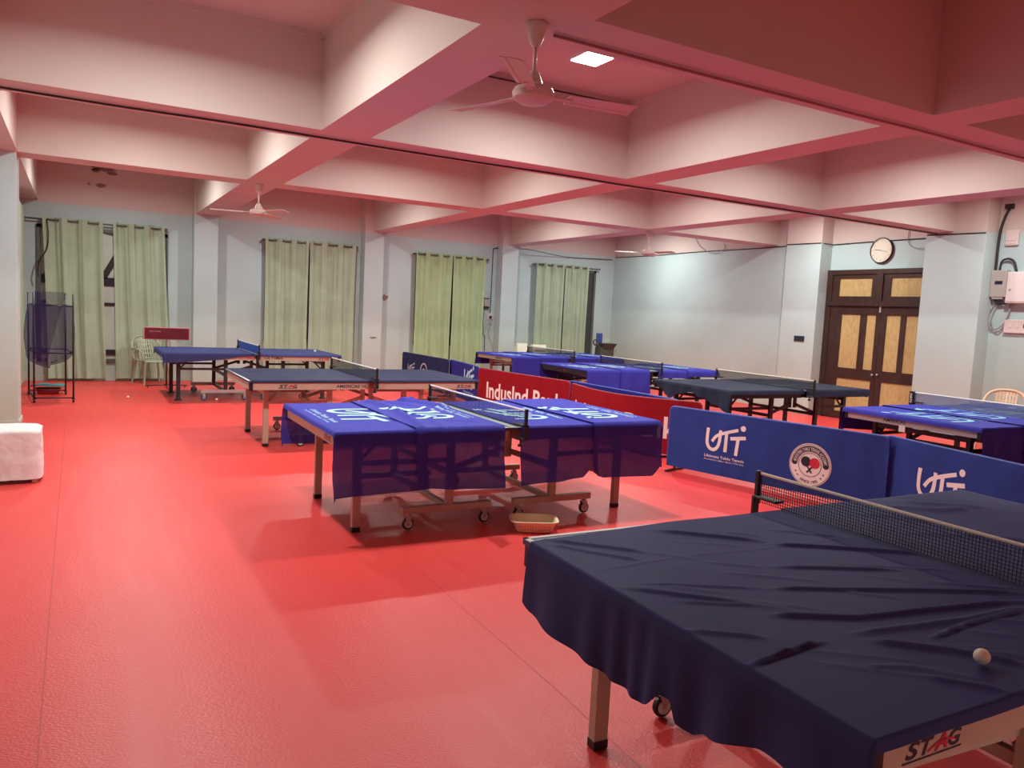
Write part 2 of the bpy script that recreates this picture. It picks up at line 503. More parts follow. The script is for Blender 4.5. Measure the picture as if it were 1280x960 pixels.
# right wall: plain bay, pilaster, recessed door bay, pilaster, deep bay with the switchgear
for a, b in (((12.0, 10.45, 0), (12.6, YB, ZC)), ((12.1, 7.45, 0), (12.6, 10.45, ZC)), ((12.13, YF, 0), (12.6, 7.45, ZC))):
    struct('wall_right', MB().box(a, b), M['wall'])
ti = [0]
def trim(mb, m):
    ti[0] += 1
    return struct('trim_%d' % ti[0], mb, m)
# pilasters on the right wall and pillars on the window wall
trim(MB().box((11.8, 9.65, 0), (12.15, 10.45, ZC), bev=.006), M['pillar'])
trim(MB().box((11.8, 6.72, 0), (12.4, 7.66, ZC), bev=.006), M['pillar'])
for x0, x1 in ((1.93, 2.36), (5.28, 5.70), (8.58, 9.0)):
    trim(MB().box((x0, 15.85, 0), (x1, YB + .05, ZC), bev=.006), M['pillar'])
trim(MB().box((-1.05, 10.8, 0), (-0.61, 11.28, ZC), bev=.008), M['pillar'])
# low skirting at the foot of the left pillar
trim(MB().box((-1.06, 10.785, 0), (-0.595, 11.29, 0.05)), M['pillar'])
# beams across (along x) and along (along y), undersides at 3.2 m
XBEAMS = ((-3.58, -3.16), (0.0, 0.42), (3.58, 4.0), (7.22, 7.65), (10.82, 11.28))
for y0, y1 in XBEAMS:
    trim(MB().box((XL, y0, 3.2), (12.4, y1, ZC + .02)), M['paint'])
for x0, x1 in ((1.96, 2.43), (5.46, 5.88), (8.74, 9.18), (XL, -0.6)):
    mb = MB(); ys = [YF] + [y for b in XBEAMS for y in b] + [YB]
    for k in range(0, len(ys), 2):
        mb.box((x0, ys[k], 3.2), (x1, ys[k + 1], ZC + .02))
    trim(mb, M['paint'])
# shallow cornice strip round the visible coffers' tops
for (x0, x1, y0, y1) in ((-0.6, 1.96, 4.0, 7.22), (2.43, 5.46, 4.0, 7.22)):
    mb = MB()
    mb.box((x0, y1 - .03, ZC - .05), (x1, y1, ZC)); mb.box((x0, y0, ZC - .05), (x1, y0 + .03, ZC))
    mb.box((x0, y0, ZC - .05), (x0 + .03, y1, ZC)); mb.box((x1 - .03, y0, ZC - .05), (x1, y1, ZC))
    trim(mb, M['paint'])
# skirting along the window wall
mb = MB()
mb.box((XL, YB - .012, 0), (1.93, YB, 0.10)); mb.box((2.36, YB - .012, 0), (5.28, YB, 0.10)); mb.box((5.7, YB - .012, 0), (8.58, YB, 0.10)); mb.box((9.0, YB - .012, 0), (12.0, YB, 0.10))
struct('baseboard_back', mb, M['wall'])
mb = MB(); mb.box((11.988, 10.45, 0), (12.0, YB, 0.10)); struct('baseboard_right', mb, M['wall'])

# peeling paint patches
def blotch(cx, cz, rx, rz, seed, plane_y, n=30, parent=None):
    rnd = random.Random(seed)
    vs = []
    for k in range(n):
        t = 2 * pi * k / n
        q = 0.62 + 0.5 * noise.noise(Vector((cos(t) * 2.1 + seed, sin(t) * 2.1, 0))) + 0.22 * rnd.random()
        vs.append((cx + rx * q * cos(t), plane_y, cz + rz * q * sin(t)))
    vs.append((cx, plane_y, cz))
    return vs, [(k, (k + 1) % n, n) for k in range(n)]
mb = MB()
for b in ((.42, 3.87, .24, .08, 1), (.56, 3.80, .12, .05, 2), (.38, 3.56, .11, .055, 3), (.19, 3.57, .03, .03, 4), (.3, 3.82, .1, .05, 9)):
    mb.add(*blotch(*b, YB - .002))
mb.add(*blotch(5.86, 1.82, .09, .085, 5, YB - .002))
mb.add(*blotch(5.52, .95, .12, .03, 6, 15.848))
mb.build('peeled_patch', M['peel'], wb)

# vinyl floor seams
mb = MB()
for pts in ([(-0.12, 1.2), (-0.125, 5.0), (-0.13, 10.5)], [(1.72, 1.2), (1.80, 2.6), (1.84, 4.3)]):
    mb.add(*(lambda r: ([(x, y, 0.0012) for x, y in r[0]], r[1]))(ribbon(pts, .006)))
struct('trim_seam', mb, M['seam'])

# windows behind the curtains
def window(idx, x0, x1, z0, z1, pane, bars=()):
    w = struct('window_%d' % idx, MB()
        .box((x0, YB - .05, z0), (x0 + .06, YB - .005, z1)).box((x1 - .06, YB - .05, z0), (x1, YB - .005, z1))
        .box((x0, YB - .05, z1 - .06), (x1, YB - .005, z1)).box((x0, YB - .05, z0), (x1, YB - .005, z0 + .06)), M['frame_grey'])
    MB().box((x0 + .06, YB - .018, z0 + .06), (x1 - .06, YB - .008, z1 - .06)).build('window_pane', pane, w)
    if bars:
        m2 = MB()
        for b in bars: m2.beam(*b)
        m2.build('window_bar', M['black'], w)
    return w
yb = YB - .035
window(1, -0.62, 1.5, 0.35, 2.78, M['pane_white'], [
    ((-.56, yb, 1.83), (1.44, yb, 1.83), .02, .15), ((-.56, yb, 1.42), (1.44, yb, 1.42), .02, .05),
    ((-.56, yb, .53), (1.44, yb, .53), .02, .10), ((.42, yb, 1.90), (.66, yb, 2.36), .02, .10),
    ((.40, yb, 2.74), (.62, yb, 2.69), .02, .05), ((-.5, yb, 1.9), (-.28, yb, 2.5), .02, .03)])
window(2, 3.3, 5.0, 0.8, 2.75, M['pane_dark'])
window(3, 6.55, 8.2, 0.8, 2.75, M['pane_dark'])
window(4, 9.75, 11.42, 0.6, 2.78, M['pane_dark'])

# ------------------------------------------------------------------ door
DX = 12.1
door = struct('door_1', MB()
    .box((DX - .07, 9.53, 0), (DX, 9.645, 2.66)).box((DX - .07, 7.62, 0), (DX, 7.72, 2.66))
    .box((DX - .072, 7.61, 2.60), (DX, 9.647, 2.68)).box((DX - .09, 7.61, 2.04), (DX, 9.6, 2.13))
    .box((DX - .075, 8.51, 2.12), (DX, 8.64, 2.61)), M['wood_dark'])
for y0, y1 in ((8.64, 9.53), (7.72, 8.51)):   # transom lights, plywood filled
    t = MB()
    t.box((DX - .05, y0, 2.13), (DX - .01, y1, 2.21)).box((DX - .05, y0, 2.53), (DX - .01, y1, 2.60))
    t.box((DX - .049, y0, 2.20), (DX - .01, y0 + .09, 2.54)).box((DX - .049, y1 - .14, 2.20), (DX - .01, y1, 2.54))
    fr = t.build('transom_sash', M['wood_dark'], door)
    MB().box((DX - .03, y0 + .08, 2.20), (DX - .015, y1 - .12, 2.54)).build('plywood_panel', M['ply'], fr)
def leaf(y0, y1, ym0, ym1, ws=.11):
    t = MB()
    x0, x1 = DX - .06, DX - .02
    t.box((x0, y0 + .002, 0.02), (x1, y0 + .09, 2.04)).box((x0, y1 - ws, 0.02), (x1, y1 - .002, 2.04))
    x2 = x0 + .002
    t.box((x2, y0 + .05, 1.89), (x1, y1 - .05, 2.035)).box((x2, y0 + .05, .74), (x1, y1 - .05, .93)).box((x2, y0 + .05, .025), (x1, y1 - .05, .14))
    t.box((x0 + .004, ym0, .90), (x1, ym1, 1.92))
    lf = t.build('door_leaf', M['wood_dark'], door)
    MB().box((DX - .045, y0 + .08, .13), (DX - .03, y1 - ws + .01, .75)).build('plywood_panel', M['ply'], lf)
    MB().box((DX - .045, y0 + .08, .92), (DX - .03, ym0 + .01, 1.90)).build('plywood_panel', M['ply'], lf)
    MB().box((DX - .045, ym1 - .01, .92), (DX - .03, y1 - ws + .01, 1.90)).build('plywood_panel', M['ply'], lf)
    return lf
l1 = leaf(8.50, 9.53, 8.77, 8.90, .25)
l2 = leaf(7.72, 8.50, 8.03, 8.13)
MB().lathe([(0, -.035), (.018, -.03), (.02, -.015), (.009, -.005), (.009, 0)], (DX - .06, 8.555, .85), 12, axis='x').build('door_knob', M['silver'], l1, True)
MB().lathe([(0, -.035), (.018, -.03), (.02, -.015), (.009, -.005), (.009, 0)], (DX - .06, 8.46, .86), 12, axis='x').build('door_knob', M['silver'], l2, True)
MB().box((DX - .075, 8.5, 1.93), (DX - .06, 8.53, 2.04)).build('bolt', M['silver'], l1)

# ------------------------------------------------------------------ ceiling lamps (LED panels on drop stems)
def make_lamp():
    t = thing('ceiling_lamp', '', 'lamp', (0, 0, LAMP_Z))
    MB().box((-.15, -.15, .0), (.15, .15, .035), bev=.006).build('lamp_housing', M['white'], t)
    MB().box((-.13, -.13, -.006), (.13, .13, 0.001)).build('lamp_diffuser', M['lamp_on'], t)
    MB().cyl((0, 0, .035), (0, 0, ZC - LAMP_Z), .012).build('drop_stem', M['white'], t)
    return t
lampd = bpy.data.lights.new('lamp_light', 'AREA')
lampd.shape = 'SQUARE'; lampd.size = 0.15; lampd.spread = radians(170); lampd.energy = LAMP_W; lampd.color = LAMP_COL
def put_light(t):
    lo = bpy.data.objects.new('lamp_light', lampd); COL.objects.link(lo)
    lo.location = (0, 0, -0.012); lo.parent = t
lamp0 = make_lamp()
names_lamp = ['in the coffer above the chair under white cloth', 'in the coffer right above the centre table, seen glaring', 'in the coffer above the blue barriers', 'in the coffer in front of the meter boxes',
              'in the coffer before the left pillar', 'in the coffer above the mid navy table', 'in the coffer above the red barrier', 'in the coffer before the clock',
              'in the window bay above the net cart', 'in the window bay above the second curtains', 'in the window bay above the third curtains', 'in the corner bay beside the plain wall',
               'added as fill behind the viewer, second from the side wall', 'added as fill behind the viewer, third from the side wall', 'added as fill behind the viewer by the far side wall', 'added as fill behind the viewer next to the side wall']
for i, (x, y) in enumerate(LAMPS):
    t = lamp0 if i == 0 else dup(lamp0)
    t.location = (x, y, LAMP_Z)
    t['label'] = 'white square ceiling lamp ' + names_lamp[i]
    t['group'] = 'ceiling lamps'
    if i: pass
for t in [o for o in list(COL.objects) if o.name.startswith('ceiling_lamp') and o.parent is None]:
    put_light(t)

# ------------------------------------------------------------------ ceiling fans
def make_fan(rod_z, hub_z):
    """origin at the ceiling beam's underside"""
    t = thing('ceiling_fan', '', 'fan', (0, 0, 3.2))
    d = hub_z - 3.2
    MB().lathe([(.0, 0), (.058, -.002), (.062, -.02), (.052, -.055), (.03, -.115), (.016, -.13)], n=20).build('canopy', M['fan'], t, 'auto')
    MB().cyl((0, 0, -.12), (0, 0, d + .10), .011).build('down_rod', M['fan'], t, True)
    MB().lathe([(.0, .13), (.026, .125), (.05, .06), (.105, .035), (.118, .012), (.112, -.02), (.08, -.042), (0, -.048)], (0, 0, d), 28).build('motor', M['fan'], t, 'auto')
    for k in range(3):
        a = radians(111 + 120 * k)
        c, s = cos(a), sin(a)
        def P(r, w, z): return (c * r - s * w, s * r + c * w, d + z)
        b = MB()
        us = frange(.20, .62, .06)
        def half(r): return .052 + .012 * (r - .2) / .42
        b.grid(lambda r, q: P(r, q * half(r) - .01, -.012 * q + (.004 if abs(q) < .55 else 0) - .01 * (r - .2)), us, [-1, -.6, -.5, 0, .5, .6, 1])
        bl = b.build('blade', M['fan'], t, solid=.004)
        h = MB(); h.beam(P(.10, 0, .0), P(.24, 0, -.002), .035, .006); h.build('blade_bracket', M['fan'], bl)
    return t
fan0 = make_fan(3.2, 2.815)
tag(fan0, 'cream three-bladed ceiling fan nearest the viewer, beside the glaring lamp', 'fan', 'ceiling fans'); fan0.location = (2.2, 3.8, 3.2)
dup(fan0, (2.17, 11.1, 3.2), radians(62), 'cream ceiling fan hanging between the first two curtained windows')
dup(fan0, (8.98, 11.1, 3.2), radians(47), 'cream ceiling fan hanging far off near the corner of plain wall')
# conduits and cables under the beams
def cable(name, pts, r, m, label, cat='cable', group=None, sm=True):
    o = MB().tube(smooth_pts(pts, 5) if sm else pts, r).build(name, m, None, True)
    return tag(o, label, cat, group)
def wob(x0, x1, y, z, n=14, s=1):
    return [(x0 + (x1 - x0) * i / n, y + .035 * noise.noise(Vector((i * .7, s, 0))), z - .006 - .012 * abs(noise.noise(Vector((i * .9, s, 3))))) for i in range(n + 1)]
cable('ceiling_cable', wob(-0.6, 11.75, 7.46, 3.19), .010, M['cable'], 'thin dark cable along the long beam above the middle tables')
cable('ceiling_cable', wob(2.35, 11.75, 3.86, 3.19, s=7), .010, M['pipe'], 'dark red conduit under the beam nearest the viewer, past the fan')
cable('ceiling_cable', wob(2.9, 5.4, 4.14, 4.0, 5, 9), .006, M['cable'], 'thin wire across the coffer behind the glaring lamp')
cable('ceiling_cable', [(2.44, 7.18, 3.99), (3.6, 7.17, 3.98), (5.42, 7.17, 3.99)], .009, M['cable'], 'thin dark wire along the far top edge of the glaring lamp coffer')
cable('wall_cable', [(12 - .01, 16.1, 3.16), (11.99, 14.5, 3.15), (11.99, 13.0, 3.17), (11.99, 11.2, 3.16), (11.985, 10.48, 3.17), (11.79, 10.44, 3.17), (11.79, 9.66, 3.16), (12.085, 9.62, 3.15), (12.085, 8.9, 3.16), (12.085, 7.7, 3.16), (11.79, 7.64, 3.17), (11.79, 6.72, 3.15)], .009, M['cable'], 'black cable running level along the top of the clock wall', sm=False)
cable('wall_cable', [(8.46, 15.86, 3.12), (8.47, 16.13, 3.08), (8.47, 16.13, 2.4), (8.46, 16.13, 1.6)], .009, M['cable'], 'black cable dropping down the wall beside the third curtains', sm=False)
cable('wall_cable', [(8.47, 16.13, 3.10), (9.2, 15.84, 3.13), (10.5, 16.1, 3.06), (11.9, 16.1, 3.10)], .008, M['cable'], 'black cable sagging along the wall above the fourth curtains')
cable('hanging_wire', [(11.98, 13.2, 3.5), (11.97, 13.0, 3.28), (11.96, 12.6, 3.12), (11.97, 12.25, 3.2), (11.98, 12.3, 3.3)], .006, M['cable_grey'], 'loose grey wire loop below the ceiling on the plain wall')
cable('hanging_wire', [(12.08, 8.15, 3.45), (12.08, 8.15, 3.14), (12.06, 8.05, 3.03), (12.06, 7.85, 3.0), (12.07, 7.75, 3.05)], .006, M['cable_grey'], 'loose grey wire hanging just beside the wall clock')

# ------------------------------------------------------------------ curtains
def rod(x0, x1, y, z, label):
    t = thing('curtain_rod', label, 'curtain rod', (x0, y, z), group='curtain rods')
    L = x1 - x0
    MB().cyl((0, 0, 0), (L, 0, 0), .014).build('pole', M['frame_grey'], t, True)
    for x in (0, L):
        MB().lathe([(0, -.03), (.02, -.02), (.024, 0), (.02, .02), (0, .03)], (x, 0, 0), 12, axis='x').build('finial', M['frame_grey'], t, True)
        MB().beam((x, 0, 0), (x, YB - y, 0), .014, .02).build('bracket', M['frame_grey'], t)
    return t
CURY = 16.03
def curtain(x0, x1, z0, ztop, label, seed, m, n_p=3, x0b=None, x1b=None, y=CURY, along='x'):
    x0b = x0 if x0b is None else x0b; x1b = x1 if x1b is None else x1b
    rnd = random.Random(seed)
    ph = rnd.random() * 0.4
    def fn(u, t):   # u 0..1 across, t 0 top .. 1 bottom
        xa = x0 + (x1 - x0) * u; xb = x0b + (x1b - x0b) * u
        q = xa + (xb - xa) * t
        side = 0.07 * sin(pi * t) * (1 - 2 * u) * (0.5 if n_p > 2 else .2)
        a = 2 * pi * (u * n_p - .25)
        d = .047 * sin(a) * (1 - .35 * t)
        d += .018 * t * sin(2 * a + seed + 1.3 * sin(3 * t)) + .014 * t * noise.noise(Vector((u * 9, t * 2.2, seed)))
        d += .013 * noise.noise(Vector((u * 24, t * .9, seed + 4))) + .005 * sin(u * 2 * pi * n_p * 3.7 + 2 * sin(t * 2 + seed))
        # pulled-in gathers near the top hem
        z = ztop + (z0 - ztop) * t + .008 * sin(a + pi / 2) * (1 - t)
        yy = min(y + d, YB - .055)
        return (q + side * .3, yy, z)
    us = [i / (n_p * 28) for i in range(n_p * 28 + 1)]
    ts = [i / 26 for i in range(27)]
    t = thing('curtain', label, 'curtain', ((x0 + x1) / 2, y, z0), group='green curtains')
    mb = MB().grid(lambda u, w: tuple(Vector(fn(u, w)) - Vector(t.location)), us, ts)
    mb.build('curtain_cloth', m, t, True)
    # eyelets where the rod goes through
    for k in range(n_p * 2):
        u = (k + .5) / (n_p * 2)
        p = Vector(fn(u, 0.02)) - Vector(t.location)
        pts = [(p.x + .0 , 0 + .026 * cos(a), (ztop - .05 - z0) + .026 * sin(a)) for a in [i * pi / 5 for i in range(11)]]
        MB().tube(pts, .006, 6).build('eyelet', M['frame_grey'], t, True)
    return t
RZ = 2.84
rod(-0.80, 1.46, CURY, RZ + .02, 'dark curtain rod over the window behind the net cart')
rod(3.24, 5.16, CURY, RZ, 'dark curtain rod over the second window from the cart')
rod(6.48, 8.30, CURY, RZ - .02, 'dark curtain rod over the third window beside the wall socket')
rod(9.56, 11.46, CURY, RZ - .02, 'dark curtain rod over the fourth window at the room corner')
curtain(-.53, .41, .05, RZ + .07, 'sage green curtain hanging just behind the net cart', 1, M['curtain'], 3, -.45, .47)
curtain(.57, 1.43, .05, RZ + .07, 'sage green curtain behind the maroon panel on a stand', 2, M['curtain'], 3, .62, 1.56)
curtain(3.27, 4.14, .05, RZ + .05, 'sage curtain at the second window, the half nearer the maroon panel', 3, M['curtain'], 3)
curtain(4.16, 5.13, .05, RZ + .05, 'sage curtain at the second window, the half nearer the stained pillar', 4, M['curtain'], 3)
curtain(6.50, 7.38, .05, RZ + .03, 'sage curtain at the third window, half nearer the stained pillar', 5, M['curtain2'], 3)
curtain(7.40, 8.22, .05, RZ + .03, 'sage curtain at the third window, half beside the wall sockets', 6, M['curtain2'], 3)
curtain(9.60, 10.4, .05, RZ + .03, 'sage curtain at the corner window, half behind the cream boards', 7, M['curtain'], 3)
curtain(10.42, 11.12, .05, RZ + .03, 'sage curtain at the corner window, half beside the dark glass strip', 8, M['curtain'], 3)
# side curtain on the left wall, seen edge-on
t = thing('curtain', 'sage green curtain seen edge-on, hanging on the side wall behind the pillar', 'curtain', (-.82, 15.3, .05), group='green curtains')
MB().grid(lambda u, w: (.03 * sin(u * 2 * pi * 4) * (1 - .3 * w) + .01, -.8 + 1.45 * u, 2.95 - 2.95 * w), [i / 80 for i in range(81)], [i / 12 for i in range(13)]).build('curtain_cloth', M['curtain'], t, True)
t = thing('curtain_rod', 'dark curtain rod end on the side wall behind the pillar', 'curtain rod', (-.82, 14.4, 2.95), group='curtain rods')
MB().cyl((0, 0, 0), (0, 1.6, 0), .014).build('pole', M['frame_grey'], t, True)
MB().lathe([(0, -.03), (.024, 0), (0, .03)], (0, 0, 0), 12, axis='y').build('finial', M['frame_grey'], t, True)
MB().beam((0, 0.03, 0), (-.09, .03, 0), .014, .02).build('bracket', M['frame_grey'], t)
cable('wall_cable', [(-.46, 15.97, 2.86), (-.44, 15.96, 2.6), (-.46, 15.95, 2.35), (-.56, 15.95, 2.15), (-.60, 15.95, 1.95), (-.58, 15.95, 1.85)], .011, M['cable'], 'black cable hanging at the edge of the first curtain above the cart')

# ================================================================== TABLE TENNIS TABLES
TW, TD, TZ = 1.37, 0.7625, 0.76
def caster(x, y, frame_m, hub_m, rad=.045):
    """returns (fork mesh, wheel mesh); origin table"""
    fk = MB()
    fk.cyl((x, y, .125), (x, y, .105), .018)
    fk.box((x - .028, y - .018, .098), (x + .022, y + .018, .106))
    for s in (-1, 1):
        fk.add([(x - .028, y + s * .019, .1), (x + .022, y + s * .019, .1), (x + .016, y + s * .019, .06), (x + .002, y + s * .019, rad - .004), (x - .010, y + s * .019, rad + .004)], [(0, 1, 2, 3, 4)])
    wh = MB()
    wh.lathe([(rad * .62, -.012), (rad * .93, -.012), (rad, -.006), (rad, .006), (rad * .93, .012), (rad * .62, .012)], (x, y, rad + .002), 20, 0, 'y')
    wh.lathe([(0, -.012), (rad * .2, -.012), (rad * .25, -.016), (rad * .68, -.016), (rad * .70, -.012), (rad * .70, .012), (rad * .68, .016), (rad * .25, .016), (rad * .2, .012), (0, .012)], (x, y, rad + .002), 16, 1, 'y')
    return fk, wh

def make_table(name_label, loc, rz, frame='tan', apron='tan', hub='wheel', texts=(), foot=False, base2=None, wheel_r=.045):
    t = thing('table_tennis_table', name_label, 'table tennis table', (*loc, 0), rz, group='table tennis tables')
    FM, AM = M[frame], M[apron]
    for s in (-1, 1):
        top = MB(); top.box((s * .004, -TD, TZ - .024), (s * TW, TD, TZ - .002), bev=.0015)
        tt = top.build('tabletop', M['top_blue'], t)
        ln = MB()
        w = .02
        ln.box((s * (TW - w), -TD, TZ - .004), (s * TW, TD, TZ)); ln.box((s * .004, -TD, TZ - .004), (s * TW, -TD + w, TZ)); ln.box((s * .004, TD - w, TZ - .004), (s * TW, TD, TZ))
        ln.build('edge_line', M['line'], tt)
        MB().box((s * .004, -TD + w, TZ - .004), (s * .030, TD - w, TZ + .0002)).build('net_side_strip', M['grey_line'], tt)
        ap = MB(); z0, z1 = .658, TZ - .024; e = .012
        a0, a1 = s * .035, s * (TW - e)
        ap.box((a0, -TD + e, z0), (a1, -TD + e + .018, z1)); ap.box((a0, TD - e - .018, z0), (a1, TD - e, z1))
        ap.box((a1 - s * .018, -TD + e, z0), (a1, TD - e, z1)); ap.box((a0, -TD + e, z0), (a0 + s * .018, TD - e, z1))
        apo = ap.build('apron', AM, t)
        for sv in (-1, 1):
            cg = MB(); cg.box((s * (TW - .045), sv * (TD - .05), z0 - .006), (s * (TW - .006), sv * (TD - .006), z1 + .001), bev=.003)
            cg.build('corner_guard', M['black'], apo)
        for sv in (-1, 1):
            lg = MB(); x = s * 1.14; y = sv * .52
            lg.box((x - .03, y - .022, .035), (x + .03, y + .022, z1), bev=.003)
            lo = lg.build('leg', FM, t)
            ft = MB()
            if foot:
                ft.lathe([(.062, .002), (.058, .014), (.03, .028), (.02, .06), (.02, .075)], (x, y, 0), 16)
            else:
                ft.box((x - .032, y - .024, .002), (x + .032, y + .024, .036), bev=.003)
            ft.build('foot', M['black'], lo)
            # post, stretcher and base bar with casters
            p = MB(); px = s * .45; py = sv * .60
            p.box((px - .028, py - .02, .15), (px + .028, py + .02, z1)); p.build('post', FM, t)
            MB().beam((s * 1.14, sv * .545, .50), (px, py - sv * .02, .50), .022, .035).build('stretcher', FM, t)
            MB().beam((px, py - sv * .03, .42), (s * .05, py - sv * .03, .55), .022, .04).build('link_arm', FM, t)
            MB().beam((s * .05, py - sv * .03, .50), (s * .05, py - sv * .03, z1), .022, .05, up=(1, 0, 0)).build('net_bracket', FM, t)
            MB().beam((s * 1.12, y - sv * .03, .50), (s * .93, y - sv * .03, .69), .016, .022).build('brace', FM, t)
            bb = MB(); bb.box((s * .10, py - .025, .122), (s * .82, py + .025, .172), bev=.003)
            bbo = bb.build('base_bar', M[base2] if base2 else FM, t)
            for cx in (.15, .77):
                fk, wh = caster(s * cx, py, FM, M[hub], wheel_r)
                fo = fk.build('caster', M['silver'] if base2 or frame == 'tan' else FM, bbo)
                wo = wh.build('caster_wheel', [M['black'], M[hub]], bbo, 'auto')
        MB().beam((s * 1.14, -.5, .60), (s * 1.14, .5, .60), .03, .045).build('cross_bar', FM, t)
        MB().beam((s * .45, -.58, .147), (s * .45, .58, .147), .04, .04).build('cross_bar', FM, t)
        MB().beam((s * .45, -.58, .40), (s * .45, .58, .40), .03, .04).build('cross_bar', FM, t)
    for (txt, x0, w, h, mk, face) in texts:
        if face == 'near':
            fn = lambda x, y, l: (x, -TD + .012 - l, y)
        else:
            fn = lambda x, y, l: (-TW + .012 - l, -x, y)
        if txt == 'STAG':
            shp = []
            for i, ch in enumerate('STAG'):
                shp.append(fit_text(ch, x0 + w * .25 * i, .682, w * .235, h, .03, shear=.25))
            bar = [([(x0 - .01, .672), (x0 + w, .672), (x0 + w, .6765), (x0 - .01, .6765)], [(0, 1, 2, 3)])]
            decal([shp[0], shp[1], shp[3]] + bar, fn, M['ink'], t, 'maker_lettering', lift=.0012)
            decal([shp[2]] + [ribbon([(x0 + w * .38, .686), (x0 + w * .62, .704), (x0 + w * .86, .698)], .006)], fn, M['ink_red'], t, 'maker_lettering', lift=.0018, label='red letter of the maker lettering')
        else:
            decal([fit_text(txt, x0, .680, w, h, .02)], fn, M[mk], t, 'maker_lettering', lift=.0012)
    return t

R = math.radians
POS = {'T1': ((2.829, 1.668), R(-1.46)), 'T2': ((2.875, 5.728), R(-.73)), 'T3': ((2.965, 9.242), R(-.24)), 'T4': ((2.514, 13.533), R(.2)),
       'T5': ((8.812, 13.956), R(.9)), 'T6': ((8.55, 10.88), R(-2.2)), 'T7': ((8.636, 7.901), R(0)), 'T8': ((8.686, 4.719), R(-1.88))}
T1 = make_table('bronze-framed table tennis table nearest the viewer under navy cloths', *POS['T1'], texts=[('STAG', -1.245, .20, .038, 'ink', 'near')])
T2 = make_table('bronze-framed table tennis table in the middle, draped with royal blue covers', *POS['T2'], texts=[('STAG', .45, .17, .03, 'ink_red', 'end')])
T3 = make_table('bronze-framed table tennis table under taut navy cloths, bare apron lettering', *POS['T3'], texts=[('STAG', -1.05, .20, .036, 'ink', 'near'), ('AMERICAS 16', -.42, .35, .034, 'ink', 'near'), ('STAG', 1.08, .2, .03, 'ink', 'near')])
T4 = make_table('black-legged table tennis table with a blue net, beside the net cart wall', *POS['T4'], frame='dark_steel', apron='tan', hub='wheel_blue', foot=True, base2='silver', wheel_r=.05,
                texts=[('ULTIMA', -.28, .24, .036, 'ink_red', 'near'), ('ULTIMA', .12, .30, .04, 'ink', 'near'), ('STAG', 1.0, .18, .03, 'ink', 'near')])
T5 = make_table('table tennis table farthest off, draped royal blue, before the cream boards', *POS['T5'], texts=[('AMERICAS', .05, .28, .034, 'ink', 'end')])
T6 = make_table('table tennis table draped royal blue behind the red barriers', *POS['T6'], frame='dark_steel', apron='dark_steel', hub='wheel_blue', texts=[('STAG', -.1, .2, .034, 'ink_red', 'end')])
T7 = make_table('black-framed table tennis table under dark slate cloth near the double door', *POS['T7'], frame='dark_steel', apron='dark_steel', hub='wheel_blue', foot=True)
T8 = make_table('table tennis table with glossy royal blue covers in front of the tan chair', *POS['T8'], apron='silver', frame='dark_steel', texts=[('AMERICAS', -.28, .26, .034, 'ink', 'end')])

MB().box((-TW - .002 + .008, .02, .60), (-TW + .012, .09, .665)).build('paper_tag', M['white'], T8)
# ------------------------------------------------------------------ nets
def strings_mesh(step_h, step_v, r, seed):
    mb = MB(); rnd = random.Random(seed)
    L = .905
    zt, zb = .144, .006
    def sag(y): return -.003 * cos(y / L * pi / 2)
    y = -L
    while y <= L:
        o = .0015 * noise.noise(Vector((y * 30, seed, 0)))
        pts = [(o * q, y + .002 * noise.noise(Vector((y * 9, q * 2, 5))), zb + (zt - zb) * q / 3 + sag(y) * q / 3) for q in range(4)]
        for i in range(3):
            mb.beam(pts[i], pts[i + 1], r, r)
        y += step_v
    z = zb
    while z < zt:
        q = (z - zb) / (zt - zb)
        ys = frange(-L, L, .12)
        for i in range(len(ys) - 1):
            mb.beam((0, ys[i], z + sag(ys[i]) * q), (0, ys[i + 1], z + sag(ys[i + 1]) * q), r, r)
        z += step_h
    return mb
def make_net(key, label, netm, tapem='tape_w', cord=True, post_w=.012, step=.0135, cr=.0019, fat=False, post_txt=False):
    (x, y), rz = POS[key]
    t = thing('table_tennis_net', label, 'net', (x, y, TZ), rz, group='table tennis nets')
    if cord:
        strings_mesh(step, step, cr, 3).build('net_mesh', M[netm], t)
    else:
        MB().grid(lambda a, q: (.001 * sin(a * 30), a, .004 + .142 * q), frange(-.905, .905, .05), [0, .5, 1]).build('net_mesh', M[netm], t, solid=.0012)
    MB().grid(lambda a, q: (.004 * cos(q * 2 * pi), a, .1445 + .0075 * sin(q * 2 * pi) - .003 * cos(a / .9 * pi / 2)), frange(-.91, .91, .05), [i / 8 for i in range(9)]).build('top_tape', M[tapem], t, True)
    for s in (-1, 1):
        w = .03 if fat else post_w
        p = MB(); p.box((-w, s * .915 - w * .9, -.004), (w, s * .915 + w * .9, .156), bev=.003)
        p.box((-.022, s * .80, -.004 + .0), (.022, s * .925, .0015 + .008)) if False else None
        po = p.build('post', M['black'], t)
        cl = MB()
        cl.box((-.03, s * .775, .026), (.03, s * .92, .038), bev=.003)      # upper jaw, over the cloth
        cl.box((-.014, s * .80, -.078), (.014, s * .93, -.068), bev=.003)     # lower arm, under the apron
        cl.box((-.018, s * .918, -.074), (.018, s * .932, .030))
        cl.cyl((0, s * .85, -.115), (0, s * .85, -.075), .008, n=10)
        cl.lathe([(0, -.012), (.022, -.01), (.022, .004), (.012, .01), (0, .01)], (0, s * .85, -.12), 12)
        cl.build('clamp', M['black'], t)
        if post_txt and s == 1:
            decal([fit_text('STAG', .0, -.012, .11, .026, .012)], lambda a, b, l: (-.03 - l, s * .915 - b, .022 + a), M['tape_w'], po, 'post_lettering')
    return t
make_net('T1', 'black cord net with cream tape across the nearest navy-covered table', 'net_black', 'tape', cr=.0022)
make_net('T2', 'black net with white tape across the middle royal blue draped table', 'net_black', 'tape_w')
